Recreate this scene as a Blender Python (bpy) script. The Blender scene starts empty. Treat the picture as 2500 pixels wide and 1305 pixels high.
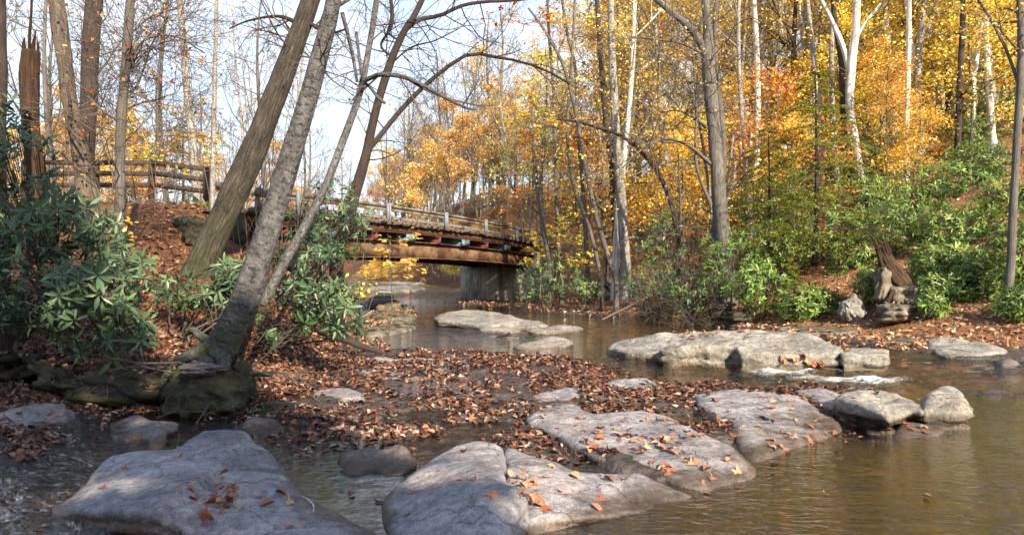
import bpy, math, random
import numpy as np
from mathutils import Vector
from mathutils.bvhtree import BVHTree
from mathutils.geometry import delaunay_2d_cdt

R = math.radians
rng = np.random.default_rng(7)
random.seed(7)
F, CX, HY, CZ = 1629.0, 1250.0, 665.0, 1.6
scene = bpy.context.scene
col = scene.collection

def P(px, py, Y):
    return np.array([(px-CX)/F*Y, Y, CZ+(HY-py)/F*Y])
def G(px, py, z=0.0):
    Y = (CZ-z)*F/(py-HY)
    return np.array([(px-CX)/F*Y, Y, z])

# ------------------------------------------------------------------ noise
def _h(ix, iy, s):
    n = (ix.astype(np.int64)*374761393 + iy.astype(np.int64)*668265263 + s*1442695041) & 0x7fffffff
    n = ((n ^ (n >> 13))*1274126177) & 0x7fffffff
    return ((n ^ (n >> 16)) & 0xffff)/65535.0
def vn(x, y, s=0):
    x = np.asarray(x, float); y = np.asarray(y, float)
    ix = np.floor(x); iy = np.floor(y); fx = x-ix; fy = y-iy
    fx = fx*fx*(3-2*fx); fy = fy*fy*(3-2*fy)
    a = _h(ix, iy, s); b = _h(ix+1, iy, s); c = _h(ix, iy+1, s); d = _h(ix+1, iy+1, s)
    return (a+(b-a)*fx)*(1-fy)+(c+(d-c)*fx)*fy
def fbm(x, y, s=0, o=4):
    r = 0; a = .5
    for i in range(o):
        r = r+a*(vn(x, y, s+i*17)-.5); x = x*2.03+5.1; y = y*2.03+1.7; a *= .5
    return r*2
def sstep(a, b, x):
    t = np.clip((x-a)/(b-a), 0, 1); return t*t*(3-2*t)
def seg_dist(x, y, pts, closed):
    d = np.full(np.shape(x), 1e9)
    n = len(pts); m = n if closed else n-1
    for i in range(m):
        ax, ay = pts[i][0], pts[i][1]; bx, by = pts[(i+1) % n][0], pts[(i+1) % n][1]
        dx, dy = bx-ax, by-ay
        t = np.clip(((x-ax)*dx+(y-ay)*dy)/(dx*dx+dy*dy+1e-12), 0, 1)
        d = np.minimum(d, np.hypot(x-ax-t*dx, y-ay-t*dy))
    return d
def inside(x, y, pts):
    c = np.zeros(np.shape(x), bool); n = len(pts)
    for i in range(n):
        ax, ay = pts[i][0], pts[i][1]; bx, by = pts[(i+1) % n][0], pts[(i+1) % n][1]
        if ay == by: continue
        k = ((ay > y) != (by > y)) & (x < (bx-ax)*(y-ay)/(by-ay)+ax)
        c ^= k
    return c
def sdf(x, y, pts):
    """positive inside"""
    d = seg_dist(x, y, pts, True)
    return np.where(inside(x, y, pts), d, -d)

# ------------------------------------------------------------------ terrain
LEFT = [(-60,2),(-30,6),(-14,9.6),(-9.5,9.9),(-7.6,9.6),(-5.8,9.0),(-4.6,8.2),(-3.9,7.75),(-3.3,7.6),(-3.15,8.3),(-3.2,9.2),(-3.3,11),(-3.6,14),(-4.5,19),(-6.4,26),
        (-9.5,38),(-14,50),(-24,57),(-50,66),(-120,80),(-300,110)]
RIGHT = [(60,4),(30,8),(16,10.2),(12,11.4),(9.6,12.8),(8.2,15.6),(7,17.6),(5.3,21.7),(2.6,26.4),(1.0,30),(0.6,32.2),(-1.5,36),(-2.9,42),
         (-6.5,50),(-13,60),(-24,68),(-50,78),(-120,94),(-300,130)]
LEFTP = LEFT+[(-500,120),(-500,2)]
RIGHTP = RIGHT+[(-500,160),(-500,600),(500,600),(500,4)]
ROAD = [(-8.3,16.7),(-9.4,18.2),(-11.5,19.8),(-15,20.4),(-22,20.8),(-60,22)]
ROAD2 = [(-0.9,33.0),(3,41),(8,47),(20,52)]
gp = lambda l, z=0.03: [tuple(G(a, b, z)[:2]) for a, b in l]
SHELF = gp([(590,1020),(560,960),(640,895),(760,850),(900,858),(1100,865),(1250,878),(1400,886),(1500,908),(1600,930),(1750,935),(1850,950),(1960,935),(2080,950),(2130,1010),(1960,1050),
            (1800,1100),(1820,1160),(1640,1195),(1500,1170),(1300,1110),(1150,1075),(1090,1085),(1040,1105),(980,1085),(900,1085),(820,1110),(760,1120),(690,1100),(640,1060)])
SHELF_L = gp([(-300,900),(0,925),(160,950),(300,1000),(260,1030),(160,1060),(150,1110),(60,1150),(-300,1150)])
BEACH = gp([(860,860),(830,800),(850,750),(900,742),(1000,750),(1010,775),(960,800),(905,830),(930,850)], .08)
BAR = gp([(1180,728),(1300,735),(1450,742),(1600,760),(1500,775),(1350,765),(1200,752),(1080,745)], .1)
RBAR = gp([(1600,768),(1800,770),(2000,800),(2300,830),(2560,860),(2560,895),(2330,880),(2100,850),(1900,820),(1750,796)], .08)
POOLS = [gp(p, .02) for p in (
    [(925,1035),(985,1005),(1075,995),(1095,1012),(1060,1035),(990,1040)],
    [(950,945),(1010,925),(1180,920),(1200,945),(1150,965),(1000,968)],
    [(1080,900),(1150,890),(1150,912),(1090,915)],
    [(1080,1055),(1110,1032),(1240,1030),(1250,1050),(1180,1062)],
    [(1000,1085),(1010,1065),(1160,1062),(1190,1078),(1110,1092),(1090,1115),(1030,1120)],
    [(720,1085),(780,1058),(900,1058),(960,1085),(900,1098),(790,1105)],
    [(590,1050),(620,1030),(740,1040),(760,1060),(700,1085)],
    [(1370,1075),(1420,1085),(1500,1150),(1380,1130)],
    [(1430,985),(1480,970),(1600,975),(1560,1000),(1470,1005)],
    [(1590,1010),(1700,1005),(1760,1040),(1700,1050)],
    [(1560,1180),(1720,1165),(1700,1190),(1650,1200)])]

def water_z(x, y):
    z = 0.11*sstep(9.3, 11.3, y+.12*x-.5)
    z = z+np.interp(y, [0, 23, 30, 36, 60, 90, 200], [0, 0, .08, .20, .72, .95, 1.2])
    return z
def cap(s, w=.25):
    return sstep(-w*.5, w, s)
def T(x, y):
    x = np.asarray(x, float); y = np.asarray(y, float)
    w = water_z(x, y)
    wob = fbm(x*.5, y*.5, 3, 3)*.5
    bed = -.20-.12*sstep(1.5, 4, x)*(1-sstep(9, 11, y))+.10*fbm(x*.9, y*1.5, 11, 4)
    bed = bed+sstep(30, 45, y)*.17
    h = bed
    fine = .055*fbm(x*2.2, y*2.2, 21, 4)
    for poly, hh, sd in ((SHELF, .035, 1), (SHELF_L, .04, 2), (BEACH, .05, 3), (BAR, .03, 4), (RBAR, .05, 5)):
        m = cap(sdf(x, y, poly)+.25*fbm(x*1.3, y*1.3, 30+sd, 3), .3)
        h = h*(1-m)+m*(hh+.015*(sd < 3)+fine)
    for q in POOLS:
        m = cap(sdf(x, y, q)+(.12 if q in (POOLS[0], POOLS[3], POOLS[4]) else 0), .14)
        h = h*(1-m)+m*(-.09+fine*.5)
    dl = sdf(x, y, LEFTP)+wob*.35
    dr = sdf(x, y, RIGHTP)+wob*.6
    hl = np.interp(dl, [0, .15, .5, 1, 2, 3, 6, 9, 30, 120], [0, .30, .48, .66, 1.0, 1.25, 1.9, 2.6, 3.2, 7])
    soft = np.interp(dl, [0, .5, 1, 2, 3, 6, 9, 30, 120], [0, .12, .30, .8, 1.2, 1.9, 2.6, 3.2, 7])
    ws = sstep(8.0, 9.6, y+.0*x)*sstep(-6.2, -4.2, x)
    hl = hl*(1-ws)+soft*ws
    hr = np.interp(dr, [0, .5, 1, 2, 4, 8, 20, 50, 90, 250], [.02, .12, .3, .8, 2.0, 4.0, 9.0, 16, 20, 28])
    hr = hr*(1-sstep(40, 60, y)*(.72*(1-sstep(-.32, .02, x/np.maximum(y, 1.)))))
    damp = 1-.85*np.exp(-((x-1.6)**2+(y-33.5)**2)/18)
    nz = fbm(x*.35, y*.35, 51, 4)
    h = np.where(dl > 0, np.maximum(h, hl*(1+.0*nz)+nz*np.clip(dl, 0, 6)*.12), h)
    h = np.where(dr > 0, np.maximum(h, hr*damp+nz*np.clip(dr, 0, 8)*.16), h)
    h = h+np.where((dl > .0) | (dr > .0), .05*fbm(x*2, y*2, 61, 3), 0)
    rd = seg_dist(x, y, ROAD, False)
    h = np.where(dl > 0, np.maximum(h, np.minimum(3.12-np.maximum(0, rd-2.3)*.5+.05*nz, dl*.95)), h)
    rd2 = seg_dist(x, y, ROAD2, False)
    h = np.where(rd2 < 2.2, np.maximum(h*.0+2.75, 0), h) if False else h
    # unseen rise added behind the camera to help shade the near creek
    h = np.maximum(h, np.clip((-y-2.5)*.35, -5, 9)+.2*nz)
    return h+w*(1-sstep(.3, 2.5, np.maximum(dl, dr)))

def GT(px, py, Y0=5., Y1=150.):
    """the point of the ground seen at a pixel"""
    Ys = np.geomspace(Y0, Y1, 900); p = np.stack([(px-CX)/F*Ys, Ys, CZ+(HY-py)/F*Ys], 1)
    k = np.where(p[:, 2] < T(p[:, 0], p[:, 1]))[0]
    return p[k[0]] if len(k) else p[-1]
def onground(x, y, dz=0.): return np.array([x, y, float(T(np.array([x]), np.array([y]))[0])+dz])
def base(px, Y, dz=-.1): return onground((px-CX)/F*Y, Y, dz)

# ------------------------------------------------------------------ mesh helpers
def make_mesh(name, V, Q=None, Tt=None, uv=None, colr=None, smooth=True, attrs=None):
    me = bpy.data.meshes.new(name)
    V = np.asarray(V, np.float32)
    me.vertices.add(len(V)); me.vertices.foreach_set('co', V.ravel())
    parts = []; starts = []; off = 0
    if Q is not None and len(Q):
        Q = np.asarray(Q, np.int32); parts.append(Q.ravel()); starts.append(off+np.arange(len(Q))*4); off += Q.size
    if Tt is not None and len(Tt):
        Tt = np.asarray(Tt, np.int32); parts.append(Tt.ravel()); starts.append(off+np.arange(len(Tt))*3); off += Tt.size
    L = np.concatenate(parts); S = np.concatenate(starts).astype(np.int32)
    me.loops.add(len(L)); me.loops.foreach_set('vertex_index', L)
    me.polygons.add(len(S)); me.polygons.foreach_set('loop_start', S)
    if smooth: me.polygons.foreach_set('use_smooth', np.ones(len(S), bool))
    if uv is not None:
        u = me.uv_layers.new(name='UVMap'); u.data.foreach_set('uv', np.asarray(uv, np.float32).ravel())
    if colr is not None:
        a = me.attributes.new('tint', 'FLOAT_COLOR', 'POINT')
        c = np.ones((len(V), 4), np.float32); c[:, :3] = colr; a.data.foreach_set('color', c.ravel())
    for k, v in (attrs or {}).items():
        a = me.attributes.new(k, 'FLOAT', 'POINT'); a.data.foreach_set('value', np.asarray(v, np.float32))
    me.update(calc_edges=True)
    return me
def link(name, me, mat, parent=None, loc=None):
    o = bpy.data.objects.new(name, me)
    if mat is not None and me is not None and not me.materials: me.materials.append(mat)
    col.objects.link(o)
    if loc is not None: o.location = loc
    if parent is not None: o.parent = parent
    return o
def tag(o, label, cat, group=None, kind=None):
    o['label'] = label
    if cat: o['category'] = cat
    if group: o['group'] = group
    if kind: o['kind'] = kind
    return o
def thing(name, label, cat, loc=(0, 0, 0), group=None):
    o = bpy.data.objects.new(name, None); col.objects.link(o); o.location = loc; o.empty_display_size = .2
    return tag(o, label, cat, group)
def struct(name, me, mat):
    o = link(name, me, mat); o['kind'] = 'structure'; return o
def dup(root, loc, rotz=0, sc=1, label=None):
    r = root.copy(); col.objects.link(r); r.location = loc; r.rotation_euler = (0, 0, rotz); r.scale = (sc, sc, sc)
    if label: r['label'] = label
    for ch in list(root.children):
        c = ch.copy(); col.objects.link(c); c.parent = r
    return r

class Buf:
    """collects tubes and solids"""
    def __init__(s): s.V = []; s.Q = []; s.T = []; s.UV = []; s.UT = []; s.n = 0
    def tube(s, pts, rad, k=6, rough=0, seed=0, cap_end=True, v0=0.0, flat=None):
        pts = np.asarray(pts, float); rad = np.asarray(rad, float); n = len(pts)
        t = np.gradient(pts, axis=0); t /= np.linalg.norm(t, axis=1)[:, None]+1e-9
        m = t.mean(0); ref = np.eye(3)[np.argmin(np.abs(m))]
        u = np.cross(t, ref); u /= np.linalg.norm(u, axis=1)[:, None]+1e-9
        w = np.cross(t, u)
        a = np.arange(k)/k*2*math.pi
        ln = np.concatenate([[0], np.cumsum(np.linalg.norm(np.diff(pts, axis=0), axis=1))])+v0
        rr = np.repeat(rad[:, None], k, 1)
        if rough:
            rr = rr*(1+rough*(fbm(np.cos(a)[None, :]*2.2+ln[:, None]*1.1+seed, np.sin(a)[None, :]*2.2+ln[:, None]*2.3, seed, 3)))
        V = pts[:, None, :]+rr[:, :, None]*(np.cos(a)[None, :, None]*u[:, None, :]+np.sin(a)[None, :, None]*w[:, None, :])
        i = np.arange(n-1)[:, None]*k; j = np.arange(k)[None, :]; j2 = (j+1) % k
        Q = np.stack([i+j, i+j2, i+k+j2, i+k+j], -1).reshape(-1, 4)+s.n
        U0 = np.broadcast_to(j/k, (n-1, k)); U1 = np.broadcast_to((j+1)/k, (n-1, k))
        v = ln[:-1, None]+0*U0; v2 = ln[1:, None]+0*U0
        uv = np.stack([np.stack([U0, v], -1), np.stack([U1, v], -1), np.stack([U1, v2], -1), np.stack([U0, v2], -1)], 2).reshape(-1, 2)
        s.V.append(V.reshape(-1, 3)); s.Q.append(Q); s.UV.append(uv); base = s.n; s.n += n*k
        if cap_end and rad[-1] > .004:
            s.V.append(pts[-1:]+t[-1:]*rad[-1]*.3); c = s.n; s.n += 1
            tt = np.array([[base+(n-1)*k+q, base+(n-1)*k+(q+1) % k, c] for q in range(k)])
            s.T.append(tt); s.UT.append(np.tile([[0, ln[-1]]], (3*k, 1)))
    def box(s, c, ax, ay, az):
        """centre and three half-axis vectors"""
        c, ax, ay, az = [np.asarray(q, float) for q in (c, ax, ay, az)]
        v = [c+i*ax+j*ay+k*az for i in (-1, 1) for j in (-1, 1) for k in (-1, 1)]
        f = np.array([[0, 1, 3, 2], [4, 6, 7, 5], [0, 4, 5, 1], [2, 3, 7, 6], [0, 2, 6, 4], [1, 5, 7, 3]])+s.n
        s.V.append(np.array(v)); s.Q.append(f); s.UV.append(np.tile([[0, 0], [1, 0], [1, 1], [0, 1]], (6, 1))); s.n += 8
    def build(s, name, mat, parent=None, smooth=True, loc=None, origin=None):
        V = np.concatenate(s.V)
        if origin is not None: V = V-np.asarray(origin)
        Q = np.concatenate(s.Q) if s.Q else None; Tt = np.concatenate(s.T) if s.T else None
        me = make_mesh(name, V, Q, Tt, np.concatenate(s.UV+s.UT), smooth=smooth)
        return link(name, me, mat, parent, loc)

def smooth_path(pts, n):
    """Catmull-Rom through points (with radius as an optional 4th value)"""
    p = np.asarray(pts, float); m = len(p)
    q = np.vstack([2*p[0]-p[1], p, 2*p[-1]-p[-2]])
    t = np.linspace(0, m-1-1e-6, n); i = t.astype(int); f = (t-i)[:, None]
    a, b, c, d = q[i], q[i+1], q[i+2], q[i+3]
    return .5*((2*b)+(-a+c)*f+(2*a-5*b+4*c-d)*f**2+(-a+3*b-3*c+d)*f**3)

def unit(v): v = np.asarray(v, float); return v/(np.linalg.norm(v)+1e-9)
def grow(buf, tips, p, d, L, r, lev, g, k=5, seg=.35, wob=.18, up=.05, ang=(30, 65), nch=6, ratio=.55, t0=.25, rmin=.004, flat=0.):
    n = max(3, int(L/seg)+1); p = np.array(p, float); d = unit(d)
    pts = [p.copy()]; ds = [d]
    for i in range(n-1):
        d = unit(d+g.normal(0, wob, 3)*np.array([1, 1, 1-flat])+np.array([0, 0, up]))
        p = p+d*L/(n-1); pts.append(p.copy()); ds.append(d)
    pts = np.array(pts); rad = np.linspace(r, max(rmin, r*.25), n)
    buf.tube(pts, rad, k if r > .02 else (4 if r > .008 else 3), cap_end=False)
    if lev <= 0 or L < .25:
        tips.append(pts[n//2]); tips.append(pts[-1]); return
    tips.append(pts[-1])
    m = max(2, int(nch*(.7+.6*g.random())))
    for c in range(m):
        t = t0+(1-t0)*(c+g.random())/m; i = min(n-2, int(t*(n-1))); f = t*(n-1)-i
        q = pts[i]*(1-f)+pts[i+1]*f; dd = ds[i]
        a = R(g.uniform(*ang)); side = unit(np.cross(dd, unit(g.normal(0, 1, 3)*np.array([1, 1, 1-flat*.8])+np.array([0, 0, flat*.0]))))
        nd = dd*math.cos(a)+side*math.sin(a)
        if flat: nd[2] *= (1-flat)
        grow(buf, tips, q, nd, L*ratio*(1.15-.6*t)*g.uniform(.7, 1.2), max(rmin, rad[i]*.55), lev-1, g, k-1, seg*.8, wob, up, ang, max(3, int(nch*.75)), ratio, .2, rmin, flat)

# ------------------------------------------------------------------ leaf instancing
def rot_from(zdir, yaw, tiltless=False):
    """matrices whose z axis is zdir (N,3) and turned by yaw"""
    z = zdir/(np.linalg.norm(zdir, axis=1)[:, None]+1e-9)
    ref = np.where(np.abs(z[:, 2:3]) < .9, np.array([[0, 0, 1.]]), np.array([[1., 0, 0]]))
    x = np.cross(ref, z); x /= np.linalg.norm(x, axis=1)[:, None]+1e-9
    y = np.cross(z, x)
    c = np.cos(yaw)[:, None]; s = np.sin(yaw)[:, None]
    return np.stack([x*c+y*s, -x*s+y*c, z], 2)
def place(templates, pos, M, sc, colr, g):
    """copies of leaf templates as one triangle soup"""
    N = len(pos); pick = g.integers(0, len(templates), N)
    Vs = []; Ts = []; Cs = []; off = 0
    sc = np.broadcast_to(np.asarray(sc, float), (N,))
    for ti, (tv, tf) in enumerate(templates):
        k = np.where(pick == ti)[0]
        if not len(k): continue
        v = np.einsum('nij,vj->nvi', M[k], tv)*sc[k, None, None]+pos[k, None, :]
        Vs.append(v.reshape(-1, 3))
        Ts.append((tf[None]+(np.arange(len(k))*len(tv))[:, None, None]+off).reshape(-1, 3))
        Cs.append(np.repeat(colr[k], len(tv), 0)); off += len(k)*len(tv)
    return np.concatenate(Vs), np.concatenate(Ts), np.concatenate(Cs)
def leaf_obj(name, templates, pos, M, sc, colr, mat, parent=None, g=rng, smooth=False):
    V, Tt, C = place(templates, np.asarray(pos), M, sc, colr, g)
    return link(name, make_mesh(name, V, None, Tt, colr=C, smooth=smooth), mat, parent)
def palette(N, cols, g, jit=.18, p=None):
    c = np.array(cols)[g.choice(len(cols), N, p=p)]
    return np.clip(c*(1+g.normal(0, jit, (N, 1))), .003, 1)

def t_oval(w=.22, fold=.05, droop=.12, curl=0.):
    v = np.array([[0, 0, 0], [-w, .3, fold], [w, .3, fold], [0, .35, -.01], [-w*.9, .65, fold-droop*.4], [w*.9, .65, fold-droop*.4], [0, .68, -droop*.45], [0, 1, -droop]])
    v[:, 0:1] *= 1.0; v[:, 2] += curl*(v[:, 0]/max(w, .01))**2*.12
    f = np.array([[0, 3, 1], [0, 2, 3], [1, 3, 4], [3, 6, 4], [3, 2, 5], [3, 5, 6], [4, 6, 7], [6, 5, 7]])
    v = v-np.array([0, .5, 0]); return v, f
def t_lobed(seed, lobes=5):
    g = np.random.default_rng(seed); k = lobes*2
    a = np.linspace(-2.6, 2.6, k+1); r = np.where(np.arange(k+1) % 2 == 1, .52, .34)*(1+g.normal(0, .16, k+1))
    r[0] = r[-1] = .12
    curl = g.uniform(-.5, .7); ax = g.uniform(0, 3.14)
    x = np.sin(a)*r; y = np.cos(a)*r
    z = curl*((x*math.cos(ax)+y*math.sin(ax))**2)*1.3+g.normal(0, .035, k+1)
    v = np.vstack([[0, 0, 0], np.stack([x, y, z], 1), [0, -.65, .02], [.012, -.3, 0]])
    f = [[0, i+1, i+2] for i in range(k)]+[[0, k+3, k+2]]
    return v, np.array(f)
LITTER = [t_lobed(1, 6), t_lobed(2, 4), t_lobed(3, 7), t_oval(.24, .09, .1), t_oval(.3, .14, -.1, 1.5), t_oval(.2, .02, .25), t_oval(.27, .2, .05, 1.), t_oval(.23, -.08, .3), t_lobed(9, 5)]
FARLEAF = [(np.array([[0, -.5, 0], [.34, 0, .08], [0, .5, -.06], [-.34, .05, .08]]), np.array([[0, 1, 2], [0, 2, 3]]))]
MEDLEAF = [(np.array([[0, -.5, 0], [.28, -.1, .07], [.2, .25, .02], [0, .5, -.1], [-.28, -.1, .07], [-.2, .25, .02], [0, .0, 0]]),
            np.array([[0, 1, 6], [1, 2, 6], [2, 3, 6], [0, 6, 4], [6, 5, 4], [6, 3, 5]]))]
def t_whorl(seed, n=7):
    g = np.random.default_rng(seed); V = []; Fc = []; o = 0
    for i in range(n):
        a = i/n*2*math.pi+g.normal(0, .2); el = g.uniform(-.85, .25)+(.35 if seed % 3 == 0 else 0) if i % 4 else g.uniform(.0, .8); ln = g.uniform(.55, 1.12)
        w = .115
        v = np.array([[0, .06, 0], [-w, .42, .045], [w, .42, .045], [0, .42, 0], [-w*.85, .75, .03], [w*.85, .75, .03], [0, .76, -.02], [0, 1.02, -.07]])*ln
        f = np.array([[0, 3, 1], [0, 2, 3], [1, 3, 4], [3, 6, 4], [3, 2, 5], [3, 5, 6], [4, 6, 7], [6, 5, 7]])
        ce, se = math.cos(el), math.sin(el)
        v = np.stack([v[:, 0], v[:, 1]*ce-v[:, 2]*se, v[:, 1]*se+v[:, 2]*ce], 1)
        ca, sa = math.cos(a), math.sin(a)
        v = np.stack([v[:, 0]*ca-v[:, 1]*sa, v[:, 0]*sa+v[:, 1]*ca, v[:, 2]], 1)
        V.append(v); Fc.append(f+o); o += len(v)
    return np.vstack(V), np.vstack(Fc)
WHORL = [t_whorl(s, 5+s % 5) for s in range(12)]

# ------------------------------------------------------------------ materials
class NT:
    def __init__(s, name):
        s.m = bpy.data.materials.new(name); s.m.use_nodes = True; s.t = s.m.node_tree; s.t.nodes.clear()
        s.out = s.t.nodes.new('ShaderNodeOutputMaterial')
    def n(s, typ, ins=None, **kw):
        x = s.t.nodes.new('ShaderNode'+typ)
        for k, v in kw.items(): setattr(x, k, v)
        for k, v in (ins or {}).items():
            if isinstance(v, bpy.types.NodeSocket): s.t.links.new(v, x.inputs[k])
            else: x.inputs[k].default_value = v
        return x
    def noise(s, vec, scale, detail=4, rough=.6, dist=0):
        return s.n('TexNoise', {'Vector': vec, 'Scale': scale, 'Detail': detail, 'Roughness': rough, 'Distortion': dist}).outputs[0]
    def math(s, op, a, b=0, c=0, clamp=False):
        x = s.n('Math', {0: a, 1: b, 2: c}, operation=op); x.use_clamp = clamp; return x.outputs[0]
    def ramp(s, f, stops):
        x = s.n('ValToRGB', {0: f}); e = x.color_ramp.elements
        while len(e) < len(stops): e.new(.5)
        for q, (p, c) in zip(e, stops): q.position = p; q.color = (*c, 1) if len(c) == 3 else c
        return x.outputs[0]
    def mix(s, f, a, b, typ='MIX'):
        x = s.n('Mix', data_type='RGBA', blend_type=typ)
        for k, v in ((0, f), (6, a), (7, b)):
            if isinstance(v, bpy.types.NodeSocket): s.t.links.new(v, x.inputs[k])
            else: x.inputs[k].default_value = (*v, 1) if isinstance(v, tuple) and len(v) == 3 else v
        return x.outputs[2]
    def bump(s, h, st=.5, dist=.02, nrm=None):
        i = {'Height': h, 'Strength': st, 'Distance': dist}
        if nrm: i['Normal'] = nrm
        return s.n('Bump', i).outputs[0]
    def done(s, sh): s.t.links.new(sh, s.out.inputs[0]); return s.m
    def pbr(s, c, rough=.8, nrm=None, spec=.4, **kw):
        i = {'Base Color': c if isinstance(c, bpy.types.NodeSocket) else (*c, 1), 'Roughness': rough, 'Specular IOR Level': spec}
        if nrm: i['Normal'] = nrm
        i.update(kw)
        return s.done(s.n('BsdfPrincipled', i).outputs[0])
def posn(t): return t.n('NewGeometry').outputs['Position']
def objc(t): return t.n('TexCoord').outputs['Object']

def m_leaf(name, trans=.35, rough=.6, rnd=.12, spec=.25, hue=.02):
    t = NT(name); c = t.n('Attribute', attribute_name='tint').outputs['Color']
    r = t.n('ObjectInfo').outputs['Random']
    c = t.n('HueSaturation', {'Hue': t.math('MULTIPLY_ADD', r, hue*2, .5-hue), 'Value': t.math('MULTIPLY_ADD', r, rnd*2, 1-rnd), 'Color': c}).outputs[0]
    p = t.n('BsdfPrincipled', {'Base Color': c, 'Roughness': rough, 'Specular IOR Level': spec}).outputs[0]
    if trans == 0: return t.done(p)
    tr = t.n('BsdfTranslucent', {'Color': c}).outputs[0]
    return t.done(t.n('MixShader', {0: trans, 1: p, 2: tr}).outputs[0])
M_CROWN = m_leaf('autumn_leaf', .45, .6, .18, .2, .025)
M_LITTER = m_leaf('fallen_leaf', .12, .55, .0, .35, 0)
M_RHODO = m_leaf('rhododendron_leaf', .25, .36, .08, .5, .01)
M_FALLEN = None

def m_bark(name, c1, c2, c3, vs=1.5, us=5, bands=0, moss=0, lich=.0, depth=.02, spots=None):
    t = NT(name)
    uv = t.n('SeparateXYZ', {0: t.n('UVMap').outputs[0]})
    a = t.math('MULTIPLY', uv.outputs[0], 2*math.pi)
    cu = t.math('MULTIPLY', t.math('COSINE', a), us); su = t.math('MULTIPLY', t.math('SINE', a), us)
    v = t.math('MULTIPLY', uv.outputs[1], vs)
    vec = t.n('CombineXYZ', {0: cu, 1: su, 2: v}).outputs[0]
    n1 = t.noise(vec, 1.0, 6, .65, .4)
    c = t.ramp(n1, [(.32, c1), (.52, c2), (.72, c3)])
    h = n1
    pv = posn(t)
    big = t.noise(pv, 2.2, 5, .6)
    c = t.mix(t.ramp(big, [(.35, (0, 0, 0)), (.65, (.5, .5, .5))]), c, tuple(x*.6 for x in c1))
    if bands:
        vb = t.n('CombineXYZ', {0: t.math('MULTIPLY', t.math('COSINE', a), 1.3), 1: t.math('MULTIPLY', t.math('SINE', a), 1.3), 2: t.math('MULTIPLY', uv.outputs[1], bands)}).outputs[0]
        n2 = t.noise(vb, 1.0, 3, .7)
        c = t.mix(t.ramp(n2, [(.52, (0, 0, 0)), (.60, (.85, .85, .85))]), c, tuple(x*.35 for x in c1))
        h = t.math('SUBTRACT', h, t.math('MULTIPLY', n2, .8))
    if lich:
        l = t.noise(pv, 55, 4, .75)
        c = t.mix(t.ramp(l, [(.55, (0, 0, 0)), (.66, (lich*.7,)*3)]), c, (.42, .46, .45))
    if moss:
        mz = t.n('SeparateXYZ', {0: pv}).outputs[2]
        k = t.math('MULTIPLY', t.ramp(t.noise(pv, 6, 4, .7), [(.42, (0, 0, 0)), (.6, (1, 1, 1))]), t.math('MULTIPLY_ADD', mz, -1/moss, 1.25, clamp=True), clamp=True)
        c = t.mix(k, c, (.055, .075, .018))
    return t.pbr(c, .85, t.bump(h, 1.0, depth), .2)
M_BIRCH = m_bark('birch_bark', (.065, .063, .066), (.135, .13, .135), (.25, .25, .26), 9, 1.6, 20, 1.2, .45, .022)
M_OAK = m_bark('furrowed_bark', (.030, .024, .019), (.10, .085, .070), (.21, .185, .16), 3.0, 7, 0, 2.8, .35, .08)
M_SHAG = m_bark('shaggy_bark', (.06, .045, .035), (.19, .15, .12), (.32, .27, .22), 4, 4, 0, 0, .4, .05)
M_DARK = m_bark('dark_bark', (.035, .026, .024), (.075, .058, .052), (.13, .10, .09), 5, 6, 0, 0, .0, .03)
M_GREYB = m_bark('grey_bark', (.08, .072, .065), (.17, .155, .14), (.27, .25, .235), 4, 5, 0, 0, .3, .02)
M_PALE = m_bark('pale_bark', (.22, .20, .18), (.40, .38, .35), (.58, .56, .53), 1.5, 2, 30, 0, .4, .01)
M_WHITE = m_bark('white_bark', (.20, .18, .15), (.80, .79, .77), (.9, .9, .89), .35, .9, 0, 0, 0, .005)
M_TWIG = m_bark('twig_bark', (.09, .07, .06), (.16, .13, .115), (.26, .22, .20), 4, 3, 0, 0, 0, .003)
M_DEADWOOD = m_bark('weathered_wood', (.07, .045, .03), (.22, .16, .12), (.38, .31, .26), 2, 9, 0, 0, .3, .05)

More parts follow.
